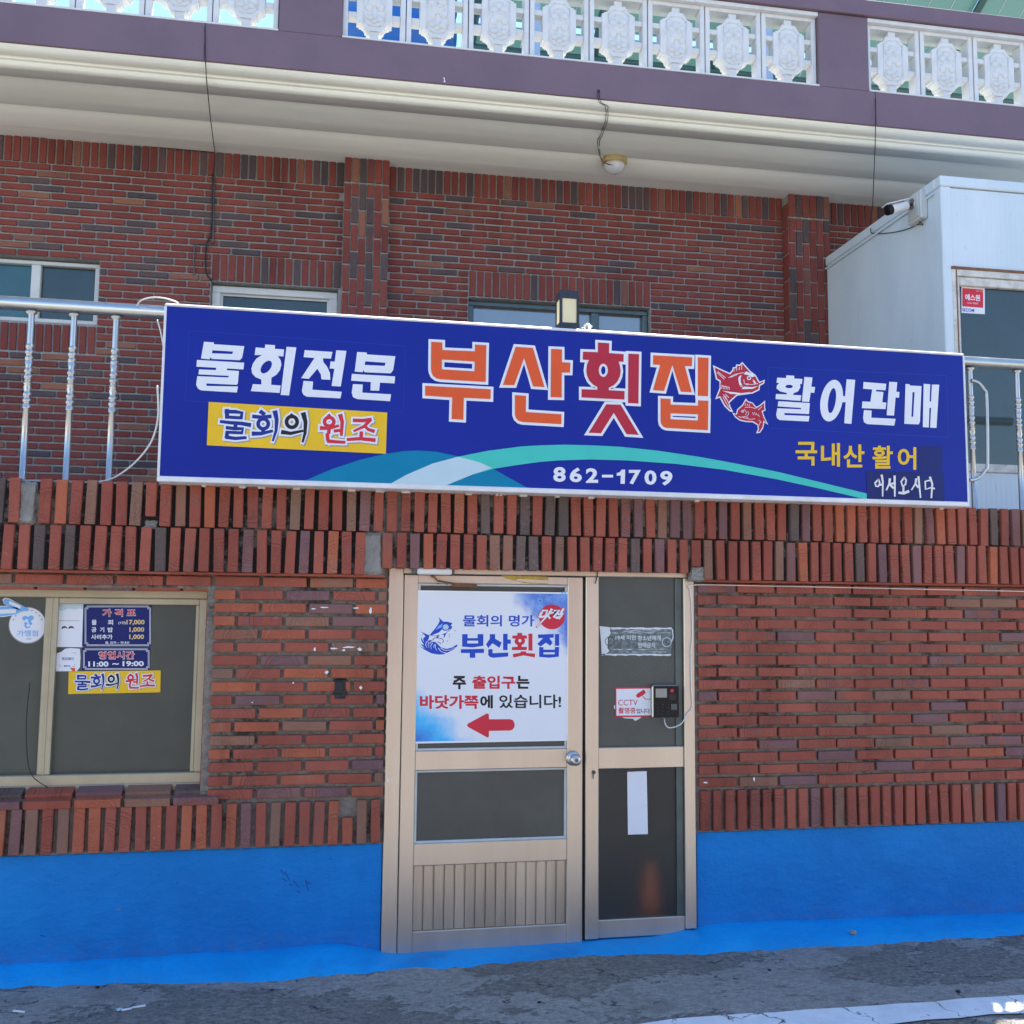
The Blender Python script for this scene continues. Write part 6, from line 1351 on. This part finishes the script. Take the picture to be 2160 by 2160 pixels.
for i in range(ncol):
    for j_ in range(nrow):
        a, b = SXA+(SXB-SXA)*i/ncol+.02, SXA+(SXB-SXA)*(i+1)/ncol-.02; t0, t1 = j_/nrow+.008, (j_+1)/nrow-.008
        mb = MB(); vs = [can(a, t0, .02), can(b, t0, .02), can(b, t1, .02), can(a, t1, .02), can(a, t0, .05), can(b, t0, .05), can(b, t1, .05), can(a, t1, .05)]
        mb.add(vs, [(3, 2, 1, 0), (4, 5, 6, 7), (0, 1, 5, 4), (1, 2, 6, 5), (2, 3, 7, 6), (3, 0, 4, 7)]); pn = mb.part('solar_panel', SOLAR, sp_)
        mb = MB()
        for k in range(1, 5): x = a+(b-a)*k/5; mb.tube([can(x, t0, .016), can(x, t1, .016)], .006, 4)
        for k in range(1, 6): t = t0+(t1-t0)*k/6; mb.tube([can(a, t, .016), can(b, t, .016)], .006, 4)
        mb.part('cell_lines', MAT['paper_white'], pn)
for i in range(ncol+1):
    x = SXA+(SXB-SXA)*i/ncol; mb = MB(); mb.tube([can(x, -.02, -.03), can(x, 1.02, -.03)], .045, 4); mb.part('rafter', MAT['green_steel'], sp_)
for t in (.04, .36, .68, .96): mb = MB(); mb.tube([can(SXA-.1, t, -.10), can(SXB+.1, t, -.10)], .04, 4); mb.part('purlin', MAT['green_steel'], sp_)
for x in (SXA+.35, SXA+2.4, SXB-.3):
    for t in (.06, .95):
        p = can(x, t, -.12); mb = MB(); mb.box(x-.05, x+.05, p[1]-.05, p[1]+.05, 4.935, p[2], .004); mb.part('post', MAT['pale_blue'], sp_)
    p0, p1 = can(x, .06, -.12), can(x, .5, -.12); mb = MB(); mb.tube([(x+.08, p0[1], 5.6), (x+.08, p1[1], p1[2])], .022, 6); mb.part('brace', MAT['white_plastic'], sp_)

# ------------------------------------------------------------------ house across the street (only mirrored in the panes)
oh = thing('opposite_house', 'pinkish brick house across the street, seen only mirrored in the panes', 'house', LO, (2, -15, 0))
mb = MB(); mb.box(-9, 13, -16.5, -15, -.02, 5.6); mb.part('wall', MAT['far_brick'], oh)
mb = MB(); mb.box(-9.4, 13.4, -16.8, -14.6, 5.6, 5.95, .02); mb.part('roof', MAT['concrete'], oh)
for x in (-7, -4, -1, 2, 5, 8, 11):
    for z in (1.0, 3.7):
        mb = MB(); mb.box(x-.75, x+.75, -15.0, -14.95, z, z+1.3, .01); wo_ = mb.part('window', MAT['upvc'], oh); mb = MB(); mb.box(x-.65, x+.65, -14.95, -14.94, z+.1, z+1.2); mb.part('pane', G_DARK, wo_)

# ------------------------------------------------------------------ litter on the ground
def gp(p):
    d = fwd*FPX+rgt*(p[0]-1080)-upv*(p[1]-1080); t = (CAM.z-.002)/-d.z; return CAM+d*t
for (a, b, lbl) in ((C7(75, 1851), C7(138, 1856), 'white cigarette end lying alone at the far left of the gutter'), (C7(690, 1838), C7(745, 1826), 'crushed cigarette end beside the torn wrapper'), (C7(745, 1822), C7(825, 1810), 'longer white cigarette end right of the crushed one')):
    p0, p1 = gp(a), gp(b); mb = MB(); mb.tube([(p0.x, p0.y, gz(p0.x, p0.y)+.0045), (p1.x, p1.y, gz(p1.x, p1.y)+.0045)], .0042, 8); mb.top('cigarette_end', MAT['paper_white'], LO, lbl, 'litter', 'cigarette ends in the gutter')
p0 = gp(C7(678, 1832)); r_ = random.Random(9)
mb = MB(); n_ = 9; vs = [(p0.x+.014*math.cos(k*.7)*r_.uniform(.6, 1.2), p0.y+.02*math.sin(k*.7)*r_.uniform(.6, 1.2), gz(p0.x, p0.y)+.003+r_.uniform(0, .004)) for k in range(n_)]+[(p0.x, p0.y, gz(p0.x, p0.y)+.010)]
mb.add(vs, [(k, (k+1) % n_, n_) for k in range(n_)]); mb.top('torn_wrapper', MAT['teal_pale'], LO, 'small pale crumpled wrapper by the cigarette ends', 'litter')
def pebble(p, s_, lbl, mat, grp=None, dz=0):
    c = gp(p) if dz == 0 else at(LO, p, -.13); z = gz(c.x, c.y)+s_*.3 if dz == 0 else dz
    mb = MB(); r2 = random.Random(int(p[0])); n_ = 9; vs = []
    for i in range(6):
        t = -math.pi/2+math.pi*i/5
        for k in range(n_):
            a_ = 2*math.pi*k/n_; f = r2.uniform(.75, 1.15); vs.append((c.x+s_*f*math.cos(t)*math.cos(a_), c.y+s_*.8*f*math.cos(t)*math.sin(a_), z+s_*.55*math.sin(t)))
    mb.add(vs, [(i*n_+k, i*n_+(k+1) % n_, (i+1)*n_+(k+1) % n_, (i+1)*n_+k) for i in range(5) for k in range(n_)]); return mb.top('stone_chip', mat, LO, lbl, 'stone', grp)
q = C9(965, 1428); pebble(q, .018, 'tan stone chip lying on the blue skirt', MAT['stone'], None, .030)
for p, s_, lbl in ((C7(552, 1708), .010, 'black stone chip near the blue skirt at the left'), (C8(1120, 1800), .008, 'small dark pebble on the pale worn concrete before the door'), (C9(492, 1623), .009, 'dark pebble on the street right of the door'), (C9(1560, 1740), .011, 'dark pebble near the white line at the right'), (C7(1540, 1725), .008, 'dark pebble in the gutter below the blue wall')):
    pebble(p, s_, lbl, MAT['rubber'], 'dark pebbles on the street')
